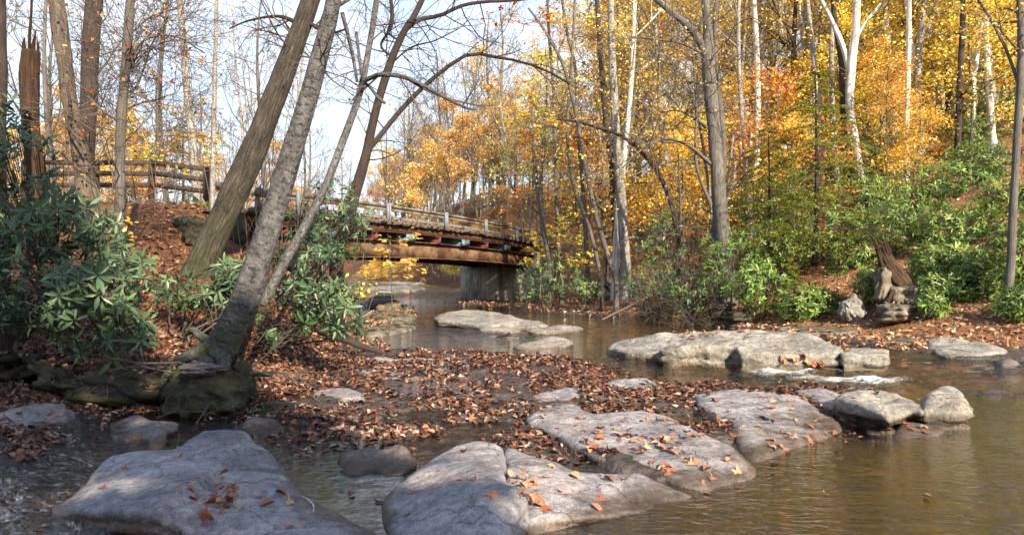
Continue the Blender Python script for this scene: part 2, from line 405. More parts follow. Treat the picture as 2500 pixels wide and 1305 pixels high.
def m_rock(name, c1, c2, c3, wet=.05, lich=.5, moss=0, sc=1.0, crack=.0, bumpd=.02):
    t = NT(name); pv = posn(t); z = t.n('SeparateXYZ', {0: pv}).outputs[2]
    nz = t.n('SeparateXYZ', {0: t.n('NewGeometry').outputs['Normal']}).outputs[2]
    n1 = t.noise(pv, 1.7*sc, 8, .62, .6); n2 = t.noise(pv, 14*sc, 8, .7); n3 = t.noise(pv, 90*sc, 4, .7)
    c = t.ramp(n1, [(.30, c1), (.5, c2), (.70, c3)])
    c = t.mix(t.ramp(n2, [(.38, (.65, .65, .65)), (.62, (1.22, 1.2, 1.18))]), (1, 1, 1), c, 'MULTIPLY') if False else t.mix(.8, c, t.ramp(n2, [(.34, (.42, .42, .44)), (.5, (.95, .95, .95)), (.66, (1.5, 1.45, 1.38))]), 'MULTIPLY')
    c = t.mix(.8, c, t.ramp(n3, [(.38, (.55, .55, .55)), (.62, (1.4, 1.4, 1.4))]), 'MULTIPLY')
    c = t.mix(t.ramp(t.noise(pv, .9*sc, 4, .6, 1.), [(.52, (0, 0, 0)), (.62, (.45, .45, .45))]), c, t.mix(1., c, (1.15, .92, .78), 'MULTIPLY'))
    vc = t.n('TexVoronoi', {'Vector': t.n('VectorMath', {0: pv, 1: t.n('VectorMath', {0: t.n('TexNoise', {'Vector': pv, 'Scale': 3., 'Detail': 5.}).outputs[1], 1: (.5, .5, .5)}, operation='MULTIPLY').outputs[0]}, operation='ADD').outputs[0], 'Scale': 1.1*sc}, feature='DISTANCE_TO_EDGE').outputs[0]
    ck = t.ramp(vc, [(.0, (1, 1, 1)), (.016, (0, 0, 0))])
    c = t.mix(t.math('MULTIPLY', ck, .55), c, (.05, .042, .035))
    if lich:
        vo = t.n('TexVoronoi', {'Vector': t.n('VectorMath', {0: pv, 1: t.n('VectorMath', {0: t.n('TexNoise', {'Vector': pv, 'Scale': 9., 'Detail': 3.}).outputs[1], 1: (.09, .09, .09)}, operation='MULTIPLY').outputs[0]}, operation='ADD').outputs[0], 'Scale': 9.*sc, 'Randomness': 1.}).outputs[0]
        ar = t.ramp(t.noise(pv, 3.1*sc, 4, .6), [(.46, (0, 0, 0)), (.60, (1, 1, 1))])
        k = t.math('MULTIPLY', t.ramp(vo, [(.16, (lich,)*3), (.26, (0, 0, 0))]), ar)
        c = t.mix(k, c, (.42, .44, .42))
    if moss:
        k = t.math('MULTIPLY', t.ramp(t.noise(pv, 3.5, 5, .7), [(.50-.12*moss, (0, 0, 0)), (.60-.1*moss, (1, 1, 1))]), t.ramp(nz, [(.0, (.5, .5, .5)), (.6, (1, 1, 1))]))
        c = t.mix(k, c, t.ramp(t.noise(pv, 30, 4, .7), [(.35, (.008, .010, .004)), (.65, (.055, .062, .012))]))
    # water line: dark, glossy and slightly green
    zz = t.math('ADD', z, t.math('MULTIPLY_ADD', t.noise(pv, 5, 4, .6), .10, -.05))
    k = t.ramp(t.math('MULTIPLY_ADD', zz, 4, .25), [(max(0, .25+wet*4-.06), (1, 1, 1)), (.25+wet*4+.10, (0, 0, 0))])
    c = t.mix(t.math('MULTIPLY', k, .95), c, t.mix(1., c, (.42, .34, .26), 'MULTIPLY'))
    rough = t.math('MULTIPLY_ADD', k, -.5, .78)
    nb = t.bump(n1, .8, .16*bumpd/.02*.5)
    nb = t.bump(t.math('MULTIPLY', ck, -1.), .5, .012, nb)
    nb = t.bump(n2, .7, bumpd, nb); nb = t.bump(n3, .45, .006, nb)
    return t.pbr(c, rough, nb, .4)
M_SLAB = m_rock('shaded_grey_slab_rock', (.15, .145, .155), (.285, .275, .295), (.42, .405, .41), .05, .6)
M_SLAB_W = m_rock('wet_slab_rock', (.08, .068, .068), (.15, .135, .135), (.23, .21, .205), .06, .3)
M_ROCKL = m_rock('lichened_rock', (.15, .145, .13), (.29, .28, .255), (.46, .44, .40), .14, .9, 0, 1.0, 0, .035)
M_LEDGE = m_rock('mossy_ledge_rock', (.018, .016, .012), (.045, .040, .030), (.11, .10, .075), .08, .25, .7)
M_ROCKB = m_rock('bank_rock', (.12, .10, .08), (.24, .21, .17), (.36, .32, .27), -.2, .5, .4)
M_WETRED = m_rock('wet_reddish_rock', (.09, .045, .03), (.17, .085, .055), (.22, .14, .10), .4, .1)

def m_ground():
    t = NT('leafy_ground'); pv = posn(t); z = t.n('SeparateXYZ', {0: pv}).outputs[2]
    k = t.n('Attribute', attribute_name='bank').outputs['Fac']
    vo = t.n('TexVoronoi', {'Vector': pv, 'Scale': 14., 'Randomness': 1.})
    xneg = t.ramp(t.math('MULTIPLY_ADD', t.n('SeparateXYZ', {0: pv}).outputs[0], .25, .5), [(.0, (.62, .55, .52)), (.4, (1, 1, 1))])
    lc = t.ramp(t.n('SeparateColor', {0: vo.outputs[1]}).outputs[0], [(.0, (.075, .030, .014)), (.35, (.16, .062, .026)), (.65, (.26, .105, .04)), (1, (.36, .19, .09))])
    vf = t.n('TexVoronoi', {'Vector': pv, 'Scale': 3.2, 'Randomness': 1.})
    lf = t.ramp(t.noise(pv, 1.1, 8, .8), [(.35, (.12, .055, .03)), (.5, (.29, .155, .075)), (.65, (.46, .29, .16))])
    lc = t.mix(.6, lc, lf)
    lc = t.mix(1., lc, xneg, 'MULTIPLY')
    soil = t.ramp(t.noise(pv, 4, 6, .7), [(.3, (.02, .014, .01)), (.7, (.07, .045, .03))])
    lc = t.mix(t.ramp(t.noise(pv, 2.3, 5, .75), [(.30, (1, 1, 1)), (.42, (0, 0, 0))]), lc, soil)
    bedc = t.ramp(t.noise(pv, 2.6, 7, .7, .5), [(.3, (.05, .032, .008)), (.5, (.24, .15, .035)), (.68, (.60, .40, .11))])
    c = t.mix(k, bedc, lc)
    sh_ = t.n('Attribute', attribute_name='shelf').outputs['Fac']
    rc = t.ramp(t.noise(pv, 5, 8, .7), [(.3, (.035, .026, .022)), (.5, (.085, .07, .065)), (.7, (.17, .15, .145))])
    c = t.mix(sh_, c, rc)
    h = t.math('ADD', t.math('MULTIPLY', vo.outputs[0], -1.), t.noise(pv, 30, 5, .7))
    return t.pbr(c, t.math('MULTIPLY_ADD', sh_, -.45, .8), t.bump(h, .8, .05), .35)
M_GROUND = m_ground()

def m_water():
    t = NT('creek_water'); pv = posn(t)
    rf = t.n('Attribute', attribute_name='riffle').outputs['Fac']
    fo = t.n('Attribute', attribute_name='foam').outputs['Fac']
    st = t.n('Mapping', {'Vector': pv, 'Rotation': (0, 0, .5), 'Scale': (1., 2.0, 1.)}).outputs[0]
    n1 = t.noise(st, 3.2, 3, .5, 2.8); n2 = t.noise(st, 13.0, 3, .55, 2.2); n3 = t.noise(pv, 55, 2, .6, .5)
    h = t.math('ADD', t.math('MULTIPLY', n1, 1.6), t.math('MULTIPLY_ADD', n2, .16, t.math('MULTIPLY', n3, .015)))
    b = t.n('Bump', {'Height': h, 'Strength': t.math('MULTIPLY_ADD', rf, .7, .3, clamp=True), 'Distance': t.math('MULTIPLY_ADD', rf, .17, .026)}).outputs[0]
    fr = t.n('Fresnel', {'IOR': 1.34, 'Normal': b}).outputs[0]
    fr = t.math('MULTIPLY_ADD', fr, 2.1, .01, clamp=True)
    tr = t.n('BsdfTransparent', {'Color': (.90, .76, .44, 1)}).outputs[0]
    gl = t.n('BsdfGlossy', {'Color': (1, 1, 1, 1), 'Roughness': .02, 'Normal': b}).outputs[0]
    w = t.n('MixShader', {0: fr, 1: tr, 2: gl}).outputs[0]
    fn = t.noise(t.n('Mapping', {'Vector': pv, 'Rotation': (0, 0, -.5), 'Scale': (1., 1.8, 1.)}).outputs[0], 17, 6, .85, 1.6)
    k = t.ramp(t.math('ADD', t.math('MULTIPLY', fo, 1.0), t.math('MULTIPLY_ADD', fn, 2.4, -1.5)), [(.40, (0, 0, 0)), (.70, (.95, .95, .95))])
    fm = t.n('BsdfPrincipled', {'Base Color': (.82, .86, .9, 1), 'Roughness': .5, 'Normal': b}).outputs[0]
    return t.done(t.n('MixShader', {0: k, 1: w, 2: fm}).outputs[0])
M_WATER = m_water()
def m_simple(name, c, rough=.7, ns=8, amt=.35, bump=.01, metallic=0., c2=None, k2=(.5, .62)):
    t = NT(name); pv = posn(t); n = t.noise(pv, ns, 7, .7)
    cc = t.ramp(n, [(.3, tuple(x*(1-amt) for x in c)), (.7, tuple(min(1, x*(1+amt)) for x in c))])
    if c2: cc = t.mix(t.ramp(t.noise(pv, ns*.45, 8, .75), [(k2[0], (0, 0, 0)), (k2[1], (1, 1, 1))]), cc, c2)
    return t.pbr(cc, rough, t.bump(n, .5, bump), .35, Metallic=metallic)
M_RUST = m_simple('rusted_steel', (.19, .12, .07), .8, 2.5, .5, .02, 0, (.085, .036, .024), (.46, .56))
M_RUSTD = m_simple('dark_rusted_steel', (.09, .045, .030), .85, 6, .5, .02)
M_RAIL = m_simple('galvanised_rail', (.22, .205, .18), .6, 5, .35, .004, .0, (.10, .045, .028), (.48, .58))
M_POST = m_simple('galvanised_post', (.20, .225, .25), .5, 5, .2, .004)
M_BLUE = m_simple('flaking_blue_paint', (.13, .25, .32), .7, 8, .3, .005, 0, (.12, .055, .04), (.52, .58))
M_MAROON = m_simple('maroon_paint', (.13, .035, .035), .7, 8, .3, .005)
M_GRAVEL = m_simple('deck_gravel', (.13, .10, .085), .95, 30, .6, .05)
M_FENCE = m_simple('dark_fence_board', (.050, .034, .026), .8, 12, .45, .006)
M_STUMP = m_bark('rotten_stump_wood', (.035, .02, .012), (.13, .08, .05), (.27, .19, .14), 1.2, 10, 0, 0, .2, .08)
M_SNAG = m_bark('splintered_dark_wood', (.03, .016, .010), (.085, .048, .030), (.17, .11, .075), 1.5, 9, 0, 0, 0, .05)
def m_concrete():
    t = NT('stained_concrete'); pv = posn(t)
    st = t.noise(t.n('Mapping', {'Vector': pv, 'Scale': (2.2, 2.2, .25)}).outputs[0], 2.2, 5, .7)
    c = t.ramp(t.noise(pv, 3, 7, .7), [(.3, (.34, .33, .28)), (.7, (.58, .56, .49))])
    c = t.mix(t.ramp(st, [(.45, (0, 0, 0)), (.62, (.85, .85, .85))]), c, (.10, .105, .07))
    return t.pbr(c, .85, t.bump(t.noise(pv, 20, 5, .7), .5, .01), .3)
M_CONC = m_concrete()
# ------------------------------------------------------------------ ground and water sheets
def polar(radii, angs, zf):
    a = np.array(angs); r = np.array(radii)
    A, Rr = np.meshgrid(a, r); X = np.sin(A)*Rr; Y = np.cos(A)*Rr
    n = len(a); m = len(r)
    i = np.arange(m-1)[:, None]*n; j = np.arange(n)[None, :]; j2 = (j+1) % n
    Q = np.stack([i+j, i+j2, i+n+j2, i+n+j], -1).reshape(-1, 4)
    return X.ravel(), Y.ravel(), Q
front = np.radians(np.arange(-46, 46, .26)); back = np.radians(np.arange(46, 314, 5.))
radii = np.concatenate([[.02, .8, 1.6], np.geomspace(2.4, 30, 262), np.geomspace(30.8, 700, 96)])
X, Y, Q = polar(radii, np.concatenate([front, back]), None)
Z = T(X, Y)
bank = np.maximum(sdf(X, Y, LEFTP), sdf(X, Y, RIGHTP))
shelfm = np.maximum.reduce([sdf(X, Y, p) for p in (SHELF, SHELF_L, BAR, RBAR, BEACH)])
bk = sstep(-.1, .5, bank); sh = sstep(-.25, .1, shelfm)*(1-bk)
bk = np.maximum(bk, sstep(2.5, 4, -Y))
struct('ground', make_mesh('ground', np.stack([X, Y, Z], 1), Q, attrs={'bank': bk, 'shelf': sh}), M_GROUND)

radw = np.concatenate([[.02, 1., 2.], np.geomspace(2.6, 26, 150), np.geomspace(27, 220, 70)])
X, Y, Q = polar(radw, np.concatenate([np.radians(np.arange(-46, 46, .5)), np.radians(np.arange(46, 314, 6.))]), None)
W = water_z(X, Y)
keep = (np.maximum(sdf(X, Y, LEFTP), sdf(X, Y, RIGHTP)) < 1.6) & (Y > -6)
Q = Q[keep[Q].all(1)]
FOAMS = [(1905, 908, 1.3, .7, .28), (1975, 918, 1., .5, .16), (2100, 922, 1.3, .85, .26), (2160, 935, .8, .6, .16), (2060, 905, .9, .5, .22), (2190, 925, .5, .5, .2), (1065, 776, .9, .28, .25), (1050, 772, .8, .3, .2), (1690, 893, .45, .5, .2), (2290, 870, .45, .6, .25),
         (2400, 952, .5, .6, .15), (1230, 825, .5, .9, .35), (1110, 1010, .0, .2, .1), (1020, 1016, .35, .5, .25), (60, 1180, .30, .7, .4), (2440, 955, .5, .4, .12), (1300, 815, .45, .8, .3)]
foam = np.zeros(len(X)); rif = .05+.9*sstep(29, 40, Y)+.0*X
for a, b, s, rx, ry in FOAMS:
    c = G(a, b, .06 if b > 880 and b < 930 else .05)
    e = np.exp(-(((X-c[0])/rx)**2+((Y-c[1])/ry)**2)); foam = np.maximum(foam, s*e); rif = np.maximum(rif, np.minimum(1, 1.0*s*np.exp(-(((X-c[0])/rx/2)**2+((Y-c[1])/ry/2)**2))))
foam = np.maximum(foam, .66*sstep(31, 42, Y))
for q_ in (POOLS[0], POOLS[3], POOLS[4]): rif = np.maximum(rif, .6*sstep(-.3, 0, sdf(X, Y, q_)))
rif = np.maximum(rif, .55*sstep(9.3, 10, Y)*(1-sstep(11, 12.5, Y))*sstep(2, 3.5, X))
rif = np.maximum(rif, .40*sstep(-1.2, -2.6, X)*(1-sstep(8, 9, Y)))
rif = np.maximum(rif, .28*sstep(13, 18, Y))
W = W+foam*.10*(fbm(X*6, Y*10, 5, 3)+.3)+rif*.02*fbm(X*2.5, Y*6, 8, 3)
struct('creek_water', make_mesh('creek_water', np.stack([X, Y, W], 1), Q, attrs={'riffle': rif, 'foam': foam}), M_WATER)

# ------------------------------------------------------------------ rocks
ROCKS = []   # objects for the ray casts that lay leaves on them
def slab(name, label, cat, pts, z=.06, dome=.05, wd=.35, sp=.07, mat=None, amp=.02, cracks=(), skirt=.5, group=None, under=.0, seed=0, sm=4, edge=.015, rug=.0):
    P3 = [G(p[0], p[1], p[2] if len(p) > 2 else z) for p in pts]
    P3 = np.array(P3)
    n = len(P3); per = 0
    loop = []
    for i in range(n):
        a, b, c, d = P3[i-1], P3[i], P3[(i+1) % n], P3[(i+2) % n]
        k = max(2, int(np.linalg.norm(c-b)/sp))
        for q in range(k):
            t = q/k
            loop.append(.5*((2*b)+(-a+c)*t+(2*a-5*b+4*c-d)*t*t+(-a+3*b-3*c+d)*t**3))
    loop = np.array(loop)
    cen = loop.mean(0)
    loop[:, 0] += .5*sp*sm*.3*fbm(loop[:, 0]*4, loop[:, 1]*4, seed+3, 4); loop[:, 1] += .5*sp*sm*.3*fbm(loop[:, 0]*4+9, loop[:, 1]*4, seed+4, 4)
    lo = loop.min(0); hi = loop.max(0)
    gx = np.arange(lo[0], hi[0], sp); gy = np.arange(lo[1], hi[1], sp*1.0)
    GX, GY = np.meshgrid(gx, gy); GX = (GX+rng.uniform(-.25, .25, GX.shape)*sp).ravel(); GY = (GY+rng.uniform(-.25, .25, GY.shape)*sp).ravel()
    s = sdf(GX, GY, loop[:, :2]); k = s > sp*.55
    V2 = np.concatenate([loop[:, :2], np.stack([GX[k], GY[k]], 1)]); m = len(loop)
    vs, _, fs, ov, _, _ = delaunay_2d_cdt([Vector((float(a), float(b))) for a, b in V2], [(i, (i+1) % m) for i in range(m)], [], 1, 1e-7)
    if len(vs) != len(V2):   # fall back on the nearest outline point
        pass
    XY = np.array([[v.x, v.y] for v in vs])
    tri = [list(f) for f in fs]
    x, y = XY[:, 0], XY[:, 1]
    d = np.zeros(len(XY)); d = seg_dist(x, y, loop[:, :2], True)
    idx = slice(None, None, max(1, m//60)); L = loop[idx]
    w = 1/(((x[:, None]-L[None, :, 0])**2+(y[:, None]-L[None, :, 1])**2)+.003)**1.6
    zz = (w*L[None, :, 2]).sum(1)/w.sum(1)
    zz = zz+dome*(1-np.exp(-d/wd))+amp*(fbm(x*2.2, y*2.2, seed+9, 4)*1.6+.35*fbm(x*9, y*9, seed+19, 3))*np.minimum(1, d/.08)
    zz -= edge*np.exp(-d/.035)
    rg_ = rug if rug else .008
    zz += rg_*2.*(np.abs(fbm(x*1.8+3, y*3.2, seed+40, 4))-.15)*np.minimum(1, d/.05)
    st_ = fbm(x*.8, y*1.3, seed+44, 3)*3; zz += rg_*1.2*(np.floor(st_)+sstep(.35, .65, st_-np.floor(st_)))*.5
    for cr in cracks:
        pl = [G(a, b, z+dome*.8)[:2] for a, b in cr[0]]; width, depth, side = cr[1], cr[2], cr[3]
        cd = seg_dist(x+.03*fbm(x*6, y*6, 2, 3), y+.03*fbm(x*6+4, y*6, 3, 3), pl, False)
        zz -= depth*np.exp(-(cd/width)**2)
        if side:
            a0, b0 = np.array(pl[0]), np.array(pl[-1]); sg = np.sign((b0[0]-a0[0])*(y-a0[1])-(b0[1]-a0[1])*(x-a0[0]))
            zz += side*(sg > 0)*sstep(0, width*1.2, cd)*np.exp(-cd/.6)
    top = np.stack([x, y, zz], 1)
    m0 = len(top)
    # rings of the side wall follow the outline order
    if len(ov) and len(vs) == len(V2): bi = np.arange(m)
    else:
        bi = np.array([int(np.argmin((x-a)**2+(y-b)**2)) for a, b in loop[:, :2]])
    base = top[bi]
    nx = np.roll(loop, -1, 0)-np.roll(loop, 1, 0); nrm = np.stack([nx[:, 1], -nx[:, 0]], 1); nrm /= np.linalg.norm(nrm, axis=1)[:, None]+1e-9
    area = np.sum(loop[:, 0]*np.roll(loop[:, 1], -1)-np.roll(loop[:, 0], -1)*loop[:, 1])
    if area < 0: nrm = -nrm
    per = np.cumsum(np.linalg.norm(nx, axis=1))*.5
    rings = []
    H = skirt+base[:, 2]-min(z, .1)
    for f, o in ((.03, .008), (.08, .012), (.12, .0), (.17, .016-under*.2), (.22, .020-under*.3), (.27, -.012-under*.7), (.33, .012-under*.9), (.40, .02-under), (.5, .0-under), (1., .05-under*.5)):
        q = base.copy(); q[:, 2] -= f*H*(1+.25*fbm(per*1.7, per*0, seed+31, 2)*(f > .05))
        oo = o+(.05+rug)*fbm(per*2.6, np.full_like(per, f*9), seed+30, 4)*(1 if f > .1 else .3)
        q[:, :2] += nrm*oo[:, None]; rings.append(q)
    V = np.concatenate([top]+rings); Qd = []
    ids = [bi]+[m0+i*m+np.arange(m) for i in range(len(rings))]
    for a, b in zip(ids[:-1], ids[1:]):
        a2, b2 = np.roll(a, -1), np.roll(b, -1)
        qd = np.stack([a, b, b2, a2], 1)
        Qd.append(qd if area > 0 else qd[:, ::-1])
    Tt = []
    for f in tri:
        for i in range(1, len(f)-1): Tt.append([f[0], f[i], f[i+1]])
    Tt = np.array(Tt)
    A = V[Tt[:, 1]]-V[Tt[:, 0]]; B = V[Tt[:, 2]]-V[Tt[:, 0]]
    fl = (A[:, 0]*B[:, 1]-A[:, 1]*B[:, 0]) < 0; Tt[fl] = Tt[fl][:, ::-1]
    wz = float(water_z(np.array([cen[0]]), np.array([cen[1]]))[0])
    org = np.array([cen[0], cen[1], 0.])
    o = link(name, make_mesh(name, V-org, np.concatenate(Qd), Tt), mat or M_SLAB, loc=org)
    tag(o, label, cat, group); ROCKS.append((o, V, np.concatenate([Tt, np.concatenate(Qd)[:, [0, 1, 2]], np.concatenate(Qd)[:, [0, 2, 3]]])))
    return o

slab('bedrock_slab', 'big smooth grey bedrock slab nearest the camera with a leaf-filled hollow and a pale scratch', 'rock slab',
     [(120,1242,.02),(190,1195,.05),(235,1135,.09),(300,1103,.13),(420,1087,.15),(500,1052,.16),(590,1053,.16),(655,1085,.13),(690,1130,.10),(745,1195,.06),(840,1248,.04),(930,1300,.03),(980,1350,.02),(820,1420,.05),
      (600,1340,.08),(450,1292,.10),(430,1250,.20),(350,1250,.17),(290,1243,.15),(200,1235,.09)], dome=.055, wd=.3, sp=.032, amp=.018,
     cracks=[([(618,1075),(590,1110),(530,1150),(515,1180),(545,1215),(500,1235),(430,1250)], .03, .04, -.05), ([(515,1180),(520,1215),(470,1225),(430,1235)], .05, .03, .0)], rug=.022, seed=1, under=.05)
slab('bedrock_slab', 'rounded grey boulder of bedrock at the bottom centre with a dark split on its side', 'rock slab',
     [(935,1235,.04),(950,1200,.06),(1010,1153,.09),(1080,1103,.12),(1135,1080,.13),(1215,1082,.13),(1232,1110,.14),(1228,1150,.16),(1240,1185,.18),(1278,1205,.20),(1270,1235,.18),(1250,1275,.16),(1235,1340,.12),(1100,1400,.08),(980,1350,.04)],
     dome=.06, wd=.3, sp=.032, amp=.018, cracks=[([(1060,1180),(1130,1230),(1210,1260)], .012, .015, 0)], rug=.022, seed=2, under=.03)
slab('bedrock_slab', 'long grey slab tapering to a point at the edge of the golden pool', 'rock slab',
     [(1238,1092,.10),(1300,1108,.10),(1400,1142,.09),(1480,1150,.08),(1560,1152,.08),(1640,1180,.05),(1690,1205,.02),(1620,1228,.02),(1520,1240,.05),(1420,1248,.08),(1330,1258,.09),(1285,1262,.10),(1285,1205,.14),(1246,1180,.13),(1236,1140,.12)],
     dome=.035, wd=.3, sp=.035, amp=.014, rug=.022, seed=3)
slab('bedrock_slab', 'wide pale grey slab with a curved hollow, strewn with brown leaves, above the golden pool', 'rock slab',
     [(1285,1020,.10),(1330,995,.11),(1395,985,.12),(1450,1005,.10),(1560,1003,.09),(1630,1012,.08),(1710,1055,.07),(1800,1098,.05),(1845,1152,.02),(1790,1172,.02),(1700,1192,.01),(1610,1160,.03),(1530,1140,.04),(1450,1110,.06),(1380,1068,.08)],
     dome=.035, wd=.35, sp=.045, amp=.022, cracks=[([(1400,1035),(1480,1040),(1560,1060),(1640,1075)], .10, .03, 0)], rug=.022, seed=4)
slab('bedrock_slab', 'broad lilac grey slab sloping into the pool with a single star-shaped leaf', 'rock slab',
     [(1697,962,.10),(1780,950,.12),(1860,953,.12),(1940,962,.10),(1992,985,.08),(2035,1020,.05),(2050,1055,.01),(1965,1080,.02),(1900,1110,.01),(1835,1118,.02),(1800,1070,.05),(1780,1030,.07),(1730,1000,.09)],
     dome=.03, wd=.4, sp=.05, amp=.016, cracks=[([(1880,1010),(1895,1003),(1912,998)], .03, .02, 0)], rug=.022, seed=5)
slab('bedrock_slab', 'narrow flat slab wedged between the lilac slab and the undercut block', 'rock slab',
     [(1945,952,.09),(2000,946,.10),(2050,960,.09),(2085,990,.07),(2080,1015,.04),(2040,1005,.05),(1985,975,.07)], dome=.02, sp=.06, seed=6)
slab('undercut_block', 'pale undercut block with a shadowed front edge over drifted leaves', 'boulder',
     [(2040,968,.20),(2080,950,.22),(2130,950,.22),(2190,962,.21),(2252,985,.20),(2255,1000,.20),(2220,1005,.16),(2180,1022,.17),(2150,1010,.20),(2090,988,.22),(2050,982,.19)], dome=.02, wd=.1, sp=.035, edge=.012, amp=.035, mat=M_ROCKL, under=.14, rug=.035, seed=7, skirt=.4)
slab('angular_boulder', 'square-ended pale grey boulder standing out into the pool', 'boulder',
     [(2252,988,.20),(2262,965,.22),(2300,952,.22),(2345,957,.24),(2362,985,.24),(2366,1008,.16),(2330,1015,.14),(2285,1010,.15),(2256,1003,.18)], dome=.02, wd=.1, sp=.035, edge=.012, amp=.05, mat=M_ROCKL, under=.05, rug=.035, seed=8, skirt=.4)
slab('bedrock_slab', 'small flat grey slab awash below the square-ended boulder', 'rock slab',
     [(2180,1062,.02),(2200,1030,.05),(2235,1020,.06),(2300,1032,.05),(2300,1048,.03),(2265,1066,.01),(2220,1072,.01)], dome=.015, sp=.05, seed=9)
slab('small_boulder', 'little square wet rock in the leaf drift under the undercut block', 'boulder', [(2118,1040,.04),(2150,1036,.05),(2170,1044,.04),(2160,1056,.02),(2120,1054,.02)], dome=.02, sp=.04, seed=10, mat=M_SLAB_W)
# mid-stream outcrop
slab('stream_outcrop', 'long flat lichened rock ledge in midstream with two cracks and leaves on top', 'boulder',
     [(1484,846,.24),(1490,836,.31),(1510,828,.36),(1560,821,.40),(1625,818,.44),(1700,812,.49),(1760,809,.51),(1818,808,.53),(1870,806,.55),(1925,810,.54),(1980,821,.50),(2030,836,.44),(2054,846,.40),
      (2053,858,.36),(2010,862,.34),(1950,864,.33),(1880,862,.34),(1812,856,.38),(1796,846,.42),(1740,842,.44),(1690,840,.44),(1640,845,.41),(1612,852,.35),(1600,862,.26),(1560,858,.26),(1510,853,.25)],
     z=.42, dome=.03, wd=.2, sp=.045, edge=.012, amp=.05, mat=M_ROCKL, under=.06, rug=.03, seed=11, skirt=.55, cracks=[([(1645,815),(1618,835),(1600,860)], .012, .03, .0), ([(1822,806),(1812,830),(1806,862)], .012, .03, 0)])
slab('stream_outcrop', 'square sunlit block at the downstream end of the midstream outcrop', 'boulder',
     [(2058,853,.37),(2080,848,.38),(2160,851,.37),(2168,856,.36),(2162,864,.34),(2100,863,.34),(2059,862,.35)], dome=.015, wd=.3, sp=.06, amp=.015, mat=M_ROCKL, under=.02, rug=.035, seed=14, skirt=.45)
slab('wet_rock_shelf', 'low wet reddish shelf along the foot of the midstream outcrop, holding leaves', 'rock slab',
     [(1800,878,.12),(1850,872,.16),(1930,872,.17),(2000,872,.18),(2052,876,.20),(2050,888,.14),(1990,890,.08),(1900,890,.07),(1830,888,.08)], dome=.01, sp=.05, mat=M_WETRED, seed=15, skirt=.4)
